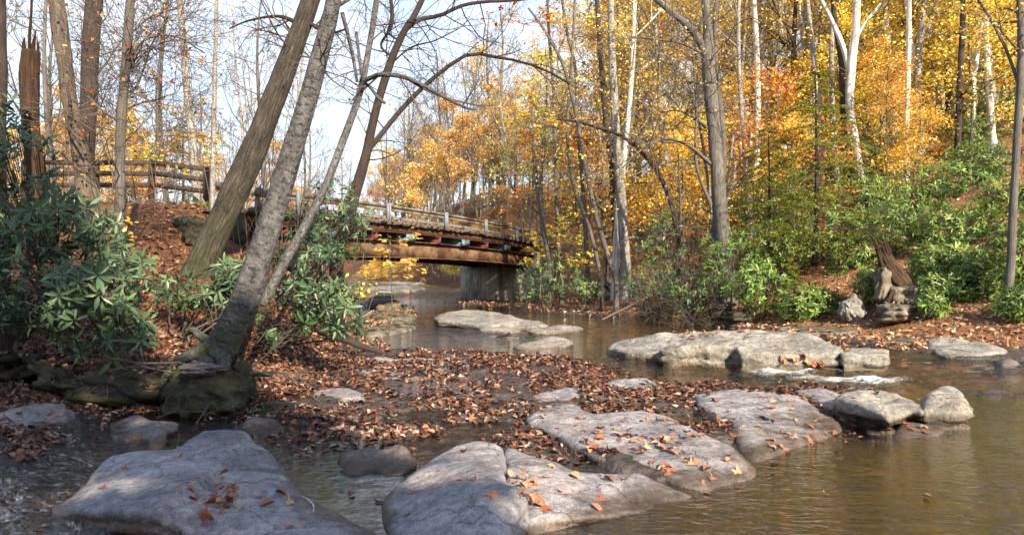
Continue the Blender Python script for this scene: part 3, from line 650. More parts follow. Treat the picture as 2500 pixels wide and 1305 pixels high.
for i, (lab, pts, kw) in enumerate([
    ('layered pale slab beside the small cascade, seen just under the bridge', [(1065,778,.30),(1080,764,.34),(1130,757,.36),(1200,760,.36),(1250,770,.33),(1270,782,.30),(1230,790,.27),(1180,792,.24),(1120,786,.26)], dict(mat=M_ROCKL, under=.1)),
    ('flat pale slab continuing right of the cascade slab', [(1245,775,.26),(1290,780,.26),(1335,790,.24),(1300,796,.21),(1240,793,.20)], dict(mat=M_ROCKL)),
    ('low flat slab awash in front of the cascade slab', [(1172,800,.18),(1230,793,.20),(1270,798,.18),(1262,808,.15),(1190,807,.15)], dict(mat=M_ROCKL)),
    ('thin flat slab with leaf drifts at mid pool', [(1290,805,.18),(1340,795,.20),(1400,795,.19),(1420,802,.16),(1350,812,.14)], dict(mat=M_ROCKL)),
    ('flat island slab standing alone in the mid pool', [(1255,845,.15),(1290,832,.20),(1345,824,.22),(1400,832,.20),(1385,842,.16),(1330,850,.14),(1285,852,.14)], dict(mat=M_ROCKL)),
    ('small dark lump at the tip of the island slab', [(1310,856,.17),(1325,849,.2),(1348,850,.19),(1352,857,.16),(1330,862,.14)], dict(mat=M_SLAB_W)),
    ('dark ledge rock in the riffle upstream, left of the bridge pier', [(903,738,.45),(912,722,.62),(935,722,.6),(975,735,.5),(972,741,.42),(925,743,.42)], dict(mat=M_ROCKB)),
    ('smooth grey slab among the leaves, right of the leaning birch', [(828,888,.08),(870,874,.12),(960,872,.12),(1070,880,.10),(1095,896,.07),(1050,915,.05),(960,925,.05),(890,918,.06)], dict()),
    ('low grey slab half buried in leaves below the smooth one', [(752,962,.06),(800,947,.09),(860,948,.09),(895,965,.06),(880,982,.04),(800,984,.04)], dict()),
    ('flat wet slab in the side channel under the mossy bank', [(270,1035,.07),(325,1012,.10),(380,1022,.10),(440,1030,.09),(415,1055,.08),(390,1084,.04),(350,1062,.06),(300,1066,.05)], dict(mat=M_SLAB_W)),
    ('leaf-covered flat slab at the left edge of the side channel', [(-40,1070,.05),(-20,1010,.08),(60,990,.10),(140,983,.10),(190,1010,.06),(165,1040,.03),(90,1055,.03)], dict(mat=M_SLAB)),
    ('low wet slab between the two big foreground rocks', [(815,1112,.06),(880,1088,.09),(930,1092,.09),(985,1078,.10),(1005,1100,.09),(995,1130,.07),(960,1152,.04),(925,1135,.06),(870,1148,.05)], dict(mat=M_SLAB_W)),
    ('dark wet stone at the foot of the mossy bank', [(585,1040,.05),(620,1015,.09),(670,1020,.07),(690,1045,.04),(630,1060,.02)], dict(mat=M_SLAB_W)),
    ('worn grey patch of bedrock bare of leaves, behind the wide pale slab', [(1300,965,.06),(1380,945,.08),(1420,955,.07),(1400,975,.05),(1330,980,.05)], dict()),
    ('worn grey patch of bedrock beside the reflecting puddle', [(1480,935,.07),(1530,925,.09),(1600,930,.07),(1580,950,.05),(1500,955,.05)], dict()),
    ('flat tan slab on the far leafy shore', [(1895,800,.22),(1960,790,.26),(2060,798,.25),(2100,810,.20),(2000,815,.18)], dict(mat=M_ROCKB)),
    ('flat pale slab at the water edge below the snag', [(2160,830,.20),(2220,820,.24),(2240,832,.20),(2200,840,.17)], dict(mat=M_ROCKB)),
    ('large flat slab on the right shore, at the waterline', [(2262,830,.22),(2310,822,.26),(2400,835,.26),(2460,855,.20),(2400,868,.15),(2290,865,.15)], dict(mat=M_ROCKL)),
    ('dark rounded rock at the right edge, touching the water', [(2428,880,.14),(2450,866,.26),(2482,868,.26),(2492,885,.14),(2450,892,.12)], dict(mat=M_SLAB_W)),
    ('thin wet rock breaking the surface near the right edge', [(2380,958,.01),(2420,948,.05),(2480,950,.05),(2500,958,.01),(2430,964,.0)], dict(mat=M_SLAB_W)),
    ('pale ledge across the riffle upstream, left of the pier', [(890,705,.55),(930,697,.6),(1010,698,.6),(1040,704,.56),(980,710,.52),(920,712,.5)], dict(mat=M_ROCKL)),
    ('farther pale ledge in the upstream riffle, seen under the bridge', [(930,690,.75),(980,686,.8),(1040,689,.78),(1010,693,.72)], dict(mat=M_ROCKL)),
    ('leaf-dusted ledge at the left foot of the bridge span', [(860,722,.4),(900,714,.5),(960,716,.48),(930,724,.42)], dict(mat=M_ROCKB)),
    ('brown ledge on the left shore beside the mid pool', [(905,770,.24),(950,757,.28),(1005,765,.26),(1000,778,.22),(940,782,.2)], dict(mat=M_ROCKB)),
    ('lower brown ledge on the left shore beside the mid pool', [(880,812,.2),(930,790,.24),(1000,786,.22),(1010,797,.18),(940,815,.16)], dict(mat=M_ROCKB)),
    ]):
    Yc = 1.5*F/(np.mean([p[1] for p in pts])-HY)
    slab('flat_rock' if i not in (5, 18) else 'small_boulder', lab, 'rock', pts, dome=.015, wd=.15, sp=float(np.clip(.006*Yc, .04, .14)), seed=20+i, rug=.018, amp=.04, sm=16 if Yc < 10 else 5, **kw)

BV0 = BVHTree.FromPolygons([tuple(v) for v in np.concatenate([r[1] for r in ROCKS[:3]])], [tuple(int(i) for i in f) for f in np.concatenate([r[2]+sum(len(q[1]) for q in ROCKS[:k]) for k, r in enumerate(ROCKS[:3])])])
M_SCR = m_simple('pale_mineral_scratch', (.55, .55, .53), .9, 30, .4, .002)
for pl, w, k in (([(736, 1210), (748, 1217), (760, 1226), (766, 1236), (764, 1254)], .006, 0), ([(748, 1217), (757, 1220), (768, 1222)], .004, 0), ([(1430, 1148), (1448, 1152), (1462, 1154), (1476, 1163)], .005, 2)):
    vv = []; pp = smooth_path(np.array(pl, float), 12)
    for q_ in pp:
        dr = Vector(P(q_[0], q_[1], 1.))-Vector((0, 0, CZ)); dr.normalize(); h = BV0.ray_cast(Vector((0, 0, CZ)), dr, 30.)
        if h[0]: vv.append(np.array(h[0])+[0, 0, .004])
    if len(vv) > 3:
        vv = np.array(vv); n_ = len(vv); wd_ = w*(.3+np.abs(np.sin(np.arange(n_)*1.7)))*np.sin(np.linspace(.25, 3.0, n_))**.5; t_ = np.gradient(vv, axis=0); sd_ = np.stack([-t_[:, 1], t_[:, 0], 0*t_[:, 0]], 1); sd_ /= np.linalg.norm(sd_, axis=1)[:, None]
        par = ROCKS[k][0]; V_ = np.concatenate([vv-sd_*wd_[:, None], vv+sd_*wd_[:, None]])-np.array(par.location)
        link('scratch', make_mesh('scratch', V_, [[i, i+1, n_+i+1, n_+i] for i in range(n_-1)]), M_SCR, par)

# boulders: displaced, flattened icospheres (bank rocks, mossy blocks)
import bmesh
def boulder(name, label, c, r, mat, seed=0, group=None, cat='boulder', sub=5, rot=0., amp=.45, blocky=0.):
    bm = bmesh.new(); bmesh.ops.create_icosphere(bm, subdivisions=sub, radius=1)
    V = np.array([v.co[:] for v in bm.verts])
    if blocky:
        mx = np.abs(V).max(1, keepdims=True); V = V*(1-blocky)+V/mx*blocky*.85
    n = amp*fbm(V[:, 0]*1.4+seed*3.1+V[:, 2]*1.1, V[:, 1]*1.4+V[:, 2]*.9, seed, 4)+amp*.25*fbm(V[:, 0]*6+V[:, 2]*5, V[:, 1]*6+seed, seed+5, 3)
    V = V*(1+n[:, None]); lay = np.sin(V[:, 2]*9+seed)*.03*amp/.28; V[:, :2] *= (1+lay[:, None])
    V = V*np.array(r); ca, sa = math.cos(rot), math.sin(rot)
    V = np.stack([V[:, 0]*ca-V[:, 1]*sa, V[:, 0]*sa+V[:, 1]*ca, V[:, 2]], 1)
    F3 = np.array([[v.index for v in f.verts] for f in bm.faces]); bm.free()
    o = link(name, make_mesh(name, V, None, F3), mat, loc=c); tag(o, label, cat, group)
    ROCKS.append((o, V+np.array(c), F3)); return o
# mossy ledge under the birch
for i, (a, b, Yy, rx, ry, rz, lab) in enumerate([
    (240, 925, 8.9, .75, .5, .30, 'leftmost long dark mossy ledge block under the drooping rhododendron'),
    (380, 935, 8.35, .75, .5, .34, 'dark mossy ledge block beneath the birch roots, over the side channel'),
    (335, 985, 8.3, .55, .3, .16, 'low black wet block at the foot of the mossy ledge'),
    (500, 965, 7.75, .42, .38, .33, 'mossy ledge corner block right under the birch trunk'),
    (515, 1010, 7.55, .26, .2, .16, 'small rock capped with bright green moss at the ledge foot'),
    (585, 940, 8.0, .14, .3, .32, 'upright tan rock plate at the right end of the mossy ledge'),
    (80, 895, 10.0, .9, .5, .34, 'mossy boulder at the far left above the leaf-covered shore'),
    (45, 850, 10.6, .6, .5, .4, 'dark lichened boulder under the rhododendron at the far left'),
    (180, 890, 9.7, .5, .4, .25, 'low mossy boulder between the two left-hand ones')]):
    boulder('mossy_ledge_block' if i < 6 else 'mossy_boulder', lab, P(a, b, Yy), (rx, ry, rz), M_LEDGE, 40+i, blocky=.62, rot=i*.4-.3 if i != 5 else 0)
boulder('flat_stone', 'flat lichened stone gripped by the birch roots', P(492, 900, 7.45), (.22, .15, .07), M_SLAB_W, 55, cat='rock', rot=.2)
# right bank rocks
q = GT(2082, 782, 12.)
boulder('triangular_boulder', 'pale triangular boulder standing on the leafy far shore', (q[0], q[1], q[2]+.25), (.30, .22, .36), M_ROCKL, 60, blocky=.2)
for i, (a, b, Yy, rx, ry, rz, lab, m) in enumerate([
    (2208, 736, 16.6, .60, .5, .42, 'broad overhanging top ledge of the outcrop below the snag', M_ROCKB),
    (2188, 762, 16.0, .45, .4, .22, 'thin lower ledge of the outcrop below the snag', M_ROCKB),
    (2260, 762, 15.9, .4, .3, .18, 'light rounded rock at the right foot of the snag outcrop', M_ROCKL),
    (2160, 690, 16.4, .16, .3, .45, 'tall rock face left of the snag outcrop', M_ROCKB),
    (1755, 758, 19.3, .35, .3, .24, 'dark rock with a white lichen patch on the far shore', M_LEDGE),
    (1800, 772, 18.8, .38, .3, .16, 'low mossy rock beside the white-patched one', M_LEDGE),
    (1590, 750, 21.5, .5, .3, .2, 'shadowed rock under the dead brush on the far shore', M_LEDGE),
    (1470, 700, 26, .35, .3, .3, 'mossy rubble block low in the old stone wall', M_LEDGE),
    (1505, 690, 26, .35, .3, .3, 'tan rubble block high in the old stone wall', M_ROCKB),
    (1525, 708, 25.5, .35, .3, .25, 'rounded rubble block at the right end of the old stone wall', M_ROCKB),
    (1490, 712, 25.3, .3, .3, .2, 'flat rubble block at the foot of the old stone wall', M_ROCKB),
    (465, 545, 14.6, .24, .3, .18, 'brown boulder in the leafy slope behind the leaning oak', M_LEDGE),
    (478, 575, 14.0, .3, .25, .2, 'darker lower boulder in the leafy slope behind the leaning oak', M_LEDGE),
    (560, 560, 15.0, .4, .3, .4, 'dark rock bank beneath the near end of the bridge', M_LEDGE)]):
    q = GT(a, b+18, 12.)
    boulder('bank_rock', lab, (q[0], q[1], q[2]+rz*.5) if i > 5 else P(a, b, Yy), (rx, ry, rz), m, 70+i, amp=.6 if i < 5 else .45, blocky=.6, rot=i*.7, cat='rock', sub=4)

# ------------------------------------------------------------------ leaf litter
gX = ROCKS
allV = []; allT = []; off = 0
for o, V, F3 in ROCKS: allV.append(V); allT.append(F3+off); off += len(V)
BV = BVHTree.FromPolygons([tuple(v) for v in np.concatenate(allV)], [tuple(int(i) for i in f) for f in np.concatenate(allT)])
def rest(x, y, zt):
    """height and normal of the surface at a point, and whether a rock is on top"""
    h = BV.ray_cast(Vector((x, y, zt+3.)), Vector((0, 0, -1)), 6.)
    if h[0] is not None and h[0].z > zt: return h[0].z, h[1], True
    return zt, None, False
COL_LIT = [(0.197,0.081,0.052),(0.259,0.122,0.075),(0.112,0.048,0.036),(0.315,0.179,0.125),(0.069,0.033,0.027),(0.341,0.242,0.181),(0.206,0.084,0.060),(0.130,0.060,0.048),(0.399,0.307,0.239),(0.290,0.119,0.062),(0.087,0.046,0.038),(0.052,0.028,0.022)]
def litter(name, label, N, sampler, size, dens=None, seed=1, rock_keep=.07, tilt=.5, float_w=False, lift=.03, cols=COL_LIT):
    g = np.random.default_rng(seed)
    x, y = sampler(g, N)
    zt = T(x, y); wz = water_z(x, y)
    k = np.ones(len(x), bool)
    dry = zt > wz-.012
    if dens is not None: k &= g.random(len(x)) < dens(x, y, zt, wz)
    x, y, zt, wz, dry = x[k], y[k], zt[k], wz[k], dry[k]
    zs = np.where(dry, zt, wz+.004)
    nz = np.zeros((len(x), 3)); nz[:, 2] = 1; keep = np.ones(len(x), bool)
    e = .06; nz[:, 0] = np.where(dry, -(T(x+e, y)-zt)/e, 0); nz[:, 1] = np.where(dry, -(T(x, y+e)-zt)/e, 0)
    for i in range(len(x)):
        z, n, r = rest(x[i], y[i], zs[i])
        if r:
            if g.random() > rock_keep or n.z < .6: keep[i] = False
            zs[i] = z; nz[i] = n
            dry[i] = True
    x, y, zs, nz, dry = x[keep], y[keep], zs[keep], nz[keep], dry[keep]
    N = len(x)
    nz = nz+g.normal(0, tilt, (N, 3))*np.array([1, 1, .2])*np.where(dry, 1, .25)[:, None]; nz[:, 2] = np.abs(nz[:, 2])+.15
    M = rot_from(nz, g.uniform(0, 6.28, N))
    pos = np.stack([x, y, zs+g.uniform(.004, lift, N)*np.where(dry, 1, .2)], 1)
    o = leaf_obj(name, LITTER, pos, M, g.uniform(.45, 1.35, N)*size, palette(N, cols, g, .28), M_LITTER, g=g)
    o['kind'] = 'stuff'; o['label'] = label
    return o
def box_sampler(x0, x1, y0, y1):
    return lambda g, N: (g.uniform(x0, x1, N), g.uniform(y0, y1, N))
def fan(y0, y1, a0=-42, a1=42):
    """even in the picture: distance log-uniform within the view"""
    def f(g, N):
        y = np.exp(g.uniform(math.log(y0), math.log(y1), N)); t = np.tan(np.radians(g.uniform(a0, a1, N))); return t*y, y
    return f
def d_shelf(x, y, zt, wz):
    s = np.maximum.reduce([sdf(x, y, p)+.3*fbm(x*1.2, y*1.2, 77, 3) for p in (SHELF, SHELF_L)])
    dry = zt > wz-.012
    pf = 1-sstep(-.06, .02, np.maximum.reduce([sdf(x, y, POOLS[i]) for i in (0, 3, 4)]))
    cl = sstep(-.33, .20, fbm(x*1.9, y*1.9, 88, 4))
    return pf*np.where(s > -.05, np.where(dry, .95*np.clip(cl+.06, 0, 1), .40*cl), np.exp(np.minimum(s, 0)*4)*.16*(y > 6.2))
litter('leaf_litter', 'brown autumn leaves drifted thickly over the flat bedrock beside the creek', 62000, box_sampler(-7.5, 6.5, 5.6, 12.3), .078, d_shelf, 1, .035, .36)
litter('leaf_litter', 'damp leaves caught on the mossy ledge and its blocks', 11000, box_sampler(-8.5, -2.9, 7.6, 10.2), .07, None, 6, .5, .6)
def d_bank(x, y, zt, wz):
    s = np.maximum(sdf(x, y, LEFTP), -5)
    return np.where(s > -.1, np.clip(.55+.6*fbm(x, y, 5, 3), .15, 1), .05*np.exp(np.minimum(s, 0)*4))*(zt > wz-.01)
litter('leaf_litter', 'rust brown leaves carpeting the left bank under the leaning trees', 26000, fan(7.5, 22, -42, -6), .09, d_bank, 2, .35, .5, cols=[(0.172,0.077,0.050),(0.224,0.102,0.064),(0.112,0.051,0.036),(0.262,0.148,0.095),(0.078,0.036,0.026),(0.320,0.214,0.145)])
def d_beach(x, y, zt, wz):
    s = np.maximum.reduce([sdf(x, y, p) for p in (BEACH, BAR, RBAR)]+[sdf(x, y, LEFTP), sdf(x, y, RIGHTP)])
    return np.where(s > -.15, .8, .025*np.exp(s*1.0))*((zt > wz-.03) | (s < 0))
litter('leaf_litter', 'tan sunlit leaves spread over the far shore and its leafy slope', 42000, fan(12.5, 45, -20, 42), .11, d_beach, 3, .12, .5, cols=[(.50,.27,.15),(.40,.19,.10),(.62,.38,.24),(.28,.13,.07),(.70,.50,.34),(.48,.22,.11)])  # palette lightened: sunlight on the far shore is put into the leaf colour
litter('floating_leaves', 'scattered brown leaves floating on the slow creek water', 330, fan(4.2, 30, -40, 40), .075, lambda x, y, zt, wz: (zt < wz-.03)*(.25+.5*(fbm(x*.8, y*.8, 15, 3) > .15)), 4, 0, .1)

TW = [(np.array([[0, -1, 0], [.018, -.9, .02], [.03, .1, .05], [0, 1, .01], [-.02, .1, .04], [.25, .5, .06]]), np.array([[0, 1, 2], [0, 2, 4], [2, 3, 4], [2, 5, 4]]))]
g = np.random.default_rng(44); N = 900; x = g.uniform(-7, 5.5, N); y = g.uniform(6, 12.5, N); zt = T(x, y); k_ = zt > water_z(x, y)+.0; x, y, zt = x[k_], y[k_], zt[k_]; N = len(x)
o = leaf_obj('fallen_twigs', TW, np.stack([x, y, zt+.04], 1), rot_from(g.normal(0, .15, (N, 3))+[0, 0, 1.], g.uniform(0, 6.28, N)), g.uniform(.05, .28, N), palette(N, [(.08,.05,.035),(.16,.12,.09),(.04,.025,.02)], g, .2), M_LITTER, g=g); o['kind'] = 'stuff'; o['label'] = 'small dead twigs mixed into the leaf drifts on the bedrock'

# fallen leaves one can single out, lying on the bare slabs
t_f = NT('single_fallen_leaf'); rr_ = t_f.n('ObjectInfo').outputs['Random']
M_FALLEN = t_f.pbr(t_f.ramp(rr_, [(0, (.30,.10,.05)), (.25, (.36,.16,.095)), (.5, (.20,.075,.05)), (.7, (.42,.22,.13)), (.92, (.48,.32,.2)), (1, (.50,.36,.16))]), .6, None, .35)
LM = []
for i, (v, f) in enumerate(LITTER):
    me = make_mesh('fallen_leaf', v, None, f, smooth=False); me.materials.append(M_FALLEN); LM.append(me)
def drop(poly, n, label, group, size=.085, spread=None, seed=0, pile=0):
    g = np.random.default_rng(500+seed); k = 0; tries = 0
    pl = [(a, b) for a, b in poly]; xs = [a for a, b in pl]; ys = [b for a, b in pl]
    while k < n and tries < n*30:
        tries += 1
        a, b = g.uniform(min(xs), max(xs)), g.uniform(min(ys), max(ys))
        if not inside(np.array([a]), np.array([b]), pl)[0]: continue
        o = Vector((0, 0, CZ)); dr = Vector(P(a, b, 1.))-o; dr.normalize()
        h = BV.ray_cast(o, dr, 60.)
        if h[0] is None or h[1].z < .5: continue
        nn = np.array(h[1])+g.normal(0, .35 if pile else .16, 3)
        M = rot_from(nn[None, :], np.array([g.uniform(0, 6.28)]))[0]
        from mathutils import Matrix
        s = size*g.uniform(.7, 1.25)
        ob = link('fallen_leaf', LM[int(g.integers(0, len(LM)))], None, loc=None)
        mt = Matrix(M.tolist()).to_4x4(); ob.rotation_euler = mt.to_euler(); ob.scale = (s, s, s)
        ob.location = h[0]+h[1]*(.010+pile*g.random())
        tag(ob, label, 'leaf', group); k += 1
drop([(150,1220),(300,1110),(600,1070),(700,1180),(900,1290),(500,1290),(420,1200)], 12, 'single brown leaf lying on the big slab nearest the camera', 'lone leaves on the nearest slab', .085, seed=1)
drop([(512,1180),(545,1165),(580,1215),(560,1240),(515,1280),(470,1280),(500,1240)], 26, 'curled leaf in the pile caught in the hollow of the nearest slab', 'leaf pile in the hollow of the nearest slab', .085, seed=2, pile=.05)
drop([(960,1200),(1100,1100),(1220,1100),(1230,1200),(1200,1280),(980,1290)], 7, 'single leaf on the rounded boulder at the bottom centre', 'lone leaves on the rounded centre boulder', .08, seed=3)
drop([(1250,1165),(1310,1175),(1325,1220),(1310,1250),(1260,1200)], 24, 'leaf heaped in the gap between the rounded boulder and the long tapering slab', 'leaf pile beside the rounded boulder', .08, seed=4, pile=.05)
drop([(1330,1130),(1640,1180),(1500,1245),(1330,1245)], 9, 'single leaf on the long slab that tapers to a point', 'lone leaves on the tapering slab', .09, seed=5)
drop([(1300,1020),(1400,990),(1640,1020),(1840,1150),(1700,1190),(1450,1110)], 60, 'brown leaf scattered on the wide slab with the curved hollow', 'leaves on the slab with the curved hollow', .085, seed=6)
drop([(1480,1060),(1650,1075),(1700,1110),(1540,1110)], 26, 'leaf drifted into the curved hollow of the wide slab', 'leaves drifted in the curved hollow', .09, seed=7, pile=.02)
drop([(1710,965),(1940,965),(2045,1055),(1840,1110),(1790,1030)], 26, 'leaf lying on the broad lilac slab that slopes into the pool', 'leaves on the lilac slab', .08, seed=8)
drop([(1860,1055),(2045,1030),(2050,1060),(1900,1105)], 14, 'pale leaf near the lower edge of the broad lilac slab', 'leaves along the lower edge of the lilac slab', .085, seed=9)
drop([(2190,1025),(2300,1035),(2250,1068)], 9, 'leaf on the small flat slab below the square-ended boulder', 'leaves on the small awash slab', .08, seed=10)
drop([(1860,868),(2020,868),(2020,890),(1860,890)], 30, 'orange leaf lodged on the wet shelf of the midstream outcrop', 'leaves on the wet midstream shelf', .12, seed=11, pile=.04)
drop([(1620,812),(1820,806),(1900,812),(1700,830)], 30, 'leaf on top of the long lichened outcrop in midstream', 'leaves on top of the midstream outcrop', .1, seed=12)
drop([(840,885),(1080,885),(1000,920),(880,915)], 8, 'leaf on the smooth grey slab right of the leaning birch', 'leaves on the slab by the birch', .09, seed=13)
drop([(-20,1000),(170,1000),(150,1040),(0,1060)], 12, 'leaf on the flat slab at the left edge of the side channel', 'leaves on the left edge slab', .09, seed=14)
# ------------------------------------------------------------------ bridge
A0 = np.array([-6.4, 16.0]); A1 = np.array([1.35, 33.0])
bd = A1-A0; BL = np.linalg.norm(bd); bd = bd/BL; bn = np.array([-bd[1], bd[0]])   # bn points to the far side
if bn[0] > 0: bn = -bn
def BZ(s): u = np.asarray(s)/BL; return 3.62+.62*u-.72*u*u   # height of the rail top
def BP(s, off, dz): return np.array([*(A0+bd*s+bn*off), float(BZ(s))+dz])
def strip(buf, s0, s1, off0, off1, z0, z1, step=1.0):
    """a beam that follows the deck, off = sideways, z relative to the rail top"""
    n = max(2, int((s1-s0)/step)+1); S = np.linspace(s0, s1, n)
    V = np.array([BP(s, o, z) for s in S for o, z in ((off0, z0), (off1, z0), (off1, z1), (off0, z1))])
    Qs = []
    for i in range(n-1):
        for j in range(4): a = i*4+j; b = i*4+(j+1) % 4; Qs.append([a, b, b+4, a+4])
    Qs += [[3, 2, 1, 0], [(n-1)*4+j for j in range(4)]]
    buf.V.append(V); buf.Q.append(np.array(Qs)+buf.n); buf.UV.append(np.zeros((len(Qs)*4, 2))); buf.n += len(V)
bo = BP(BL/2, 2, -.8)
bridge = thing('road_bridge', 'rusty steel girder road bridge with a grey guardrail crossing the creek', 'bridge', tuple(bo))
def bpart(name, buf, mat, parent=bridge, smooth=False):
    return buf.build(name, mat, parent, smooth, origin=bo if parent is bridge else None)
WB = 3.4
def part(name, fn, mat):
    b = Buf(); fn(b); return bpart(name, b, mat)
part('deck', lambda b: strip(b, -.6, BL+2, -.12, WB+.12, -.60, -.50), M_GRAVEL)
def gravel(b):
    g = np.random.default_rng(3)
    for i in range(420):
        s = g.uniform(0, BL); c = BP(s, -.13+g.uniform(-.03, .05), -.52+g.uniform(-.07, .04)); r = g.uniform(.03, .07)
        b.box(c, [r, 0, .2*r], [0, r, 0], [0, .1*r, r*.8])
o = part('gravel_edge', gravel, M_GRAVEL); o['kind'] = 'stuff'
part('curb_rail', lambda b: (strip(b, .2, BL+1.5, -.16, -.10, -.52, -.40), strip(b, .2, BL+1.5, WB+.1, WB+.16, -.52, -.40)), M_RAIL) if False else None
for off, nm in ((-.16, 'near'),):
    part('curb_rail', lambda b: (strip(b, .2, BL+1.5, off, off+.07, -.46, -.39), strip(b, .2, BL+1.5, off+.005, off+.065, -.39, -.35)), M_RAIL)
    def rail(b):
        # W-shaped guardrail: three offset strips
        sg = -1 if off < 0 else 1
        strip(b, .2, BL+1.5, off, off+.02, -.07, 0); strip(b, .2, BL+1.5, off+.045, off+.065, -.125, -.07); strip(b, .2, BL+1.5, off, off+.02, -.20, -.125)
    part('guardrail', rail, M_RAIL)
    for s in (1.6, 5.6, 9.2, 12.4, 15.5, 18.2):
        b = Buf(); c = (BP(s, off-.05 if off < 0 else off+.1, .04)+BP(s, off-.05 if off < 0 else off+.1, -.62))/2
        v3 = lambda v, z=0: np.array([v[0], v[1], z])
        for dx in (-.06, .06): b.box(c+v3(bd*dx), v3(bd*.008), v3(bn*.05), [0, 0, .33])
        b.box(c, v3(bd*.055), v3(bn*.008), [0, 0, .327])
        bpart('rail_post', b, M_POST)
part('fascia_stringer', lambda b: (strip(b, -1.5, BL+.5, -.02, .02, -.84, -.615), strip(b, -1.5, BL+.5, -.10, .10, -.86, -.84), strip(b, -1.5, BL+.5, -.1, .1, -.615, -.60)), M_RUSTD)
for s_off in (1.1, 2.2, WB):
    part('stringer', lambda b: strip(b, -1.5, BL+.5, s_off-.05, s_off+.05, -.86, -.605), M_RUSTD)
for k, s in enumerate(np.arange(1.2, BL-.5, 1.9)):
    b = Buf(); m = M_BLUE if k % 2 == 1 else M_MAROON
    c = (BP(s, WB/2, -.89)+BP(s, WB/2, -1.09))/2
    b.box(c, v3(bd*.012), v3(bn*(WB/2+.22)), [0, 0, .10]); b.box(c+[0, 0, .1], v3(bd*.09), v3(bn*(WB/2+.2)), [0, 0, .012]); b.box(c-[0, 0, .1], v3(bd*.09), v3(bn*(WB/2+.2)), [0, 0, .012])
    if k % 2 == 1: b.box(c-v3(bn*(WB/2+.21)), v3(bd*.30), v3(bn*.012), [0, 0, .105])
    bpart('floor_beam', b, m)
for off in (.05, WB-.1):
    part('main_girder', lambda b: (strip(b, -1, BL+.3, off-.02, off+.02, -1.64, -1.135), strip(b, -1, BL+.3, off-.16, off+.16, -1.135, -1.11), strip(b, -1, BL+.3, off-.16, off+.16, -1.67, -1.64)), M_RUST if off < 1 else M_RUSTD)
# concrete abutment
aw = BP(BL-1.4, 0, 0); ab0 = BP(BL-1.3, -.35, 0)
b = Buf(); topz = float(BZ(BL-1))-1.70; th = .9
c = BP(BL-.9, WB/2-.12, 0); botz = -.3
b.box([c[0], c[1], (topz+botz)/2], v3(bd*.45), v3(bn*(WB/2+.42)), [0, 0, (topz-botz)/2])
ab = thing('concrete_abutment', 'stained concrete bridge abutment with beam shadow across its face', 'abutment', (c[0], c[1], 0))
b.build('wall', M_CONC, ab, False, origin=(c[0], c[1], 0))
b = Buf(); b.box([c[0]+bd[0]*.35, c[1]+bd[1]*.35, topz+.35], v3(bd*.10), v3(bn*(WB/2+.42)), [0, 0, .38]); b.build('backwall', M_CONC, ab, False, origin=(c[0], c[1], 0))
for off in (-.2, WB+.1):
    b = Buf(); b.box([c[0]+bd[0]*1.6-bn[0]*(-off+WB/2-.12), c[1]+bd[1]*1.6-bn[1]*(-off+WB/2-.12), 1.2], v3(bd*1.5), v3(bn*.15), [0, 0, 1.35]); b.build('wing_wall', M_CONC, ab, False, origin=(c[0], c[1], 0))
# near abutment, mostly hidden
b = Buf(); c = BP(-.6, WB/2, 0); b.box([c[0], c[1], .9], v3(bd*.4), v3(bn*(WB/2+.4)), [0, 0, .9])
ab = thing('concrete_abutment', 'dark near abutment in shadow under the left end of the bridge', 'abutment', (c[0], c[1], 0)); b.build('wall', M_CONC, ab, False, origin=(c[0], c[1], 0))

# ------------------------------------------------------------------ wooden fence, approach rail and cable
FP = [(60, 392, 470, 19.0), (235, 394, 465, 18.4), (370, 393, 470, 18.0), (507, 408, 488, 17.3)]
fence = thing('rail_fence', 'dark brown three-rail wooden fence along the road above the bank', 'fence', tuple(P(300, 490, 18)))
fo = np.array(fence.location)
for i, (px, y0, y1, Yy) in enumerate(FP):
    t_ = P(px, y0, Yy); gz = base(px, Yy)[2]; b = Buf(); w = .085 if i == 3 else .06
    b.box([t_[0], t_[1], (t_[2]+gz)/2], [w, 0, 0], [0, w, 0], [0, 0, (t_[2]-gz)/2]); b.build('post', M_FENCE, fence, False, origin=fo)
for r, dy in enumerate((4, 30, 58)):
    b = Buf()
    for (p0, a0, c0, d0), (p1, a1, c1, d1) in zip(FP[:-1], FP[1:]):
        e0 = P(p0, a0+dy, d0); e1 = P(p1, a1+dy+2, d1); d = e1-e0; L = np.linalg.norm(d)
        b.box((e0+e1)/2+[0, -.07+.004*r, 0], d/2*.998, [0, .02, 0], [0, 0, .065])
    b.build('rail', M_FENCE, fence, False, origin=fo)
ar = thing('approach_guardrail', 'rusted grey guardrail stub behind the leaning oak at the bridge end', 'guardrail', tuple(P(600, 520, 16.2)))
b = Buf(); e0 = P(525, 452, 16.8); e1 = P(640, 470, 15.6); b.box((e0+e1)/2, (e1-e0)/2, [0, .02, 0], [0, 0, .11]); b.build('rail', M_RAIL, ar, False, origin=ar.location)
for px in (560, 630):
    b = Buf(); e = P(px, 460, 16.3); b.box(e-[0, 0, .35], [.05, 0, 0], [0, .05, 0], [0, 0, .42]); b.build('post', M_POST, ar, False, origin=ar.location)
b = Buf(); q = [P(-60, 36, 24), P(60, 42, 24.5), P(250, 62, 25.5), P(420, 95, 26.5), P(640, 160, 28)]
b.tube(smooth_path(q, 24), np.full(24, .012), 5); tag(b.build('overhead_cable', M_DARK), 'thin black overhead cable crossing the sky at the upper left', 'cable')

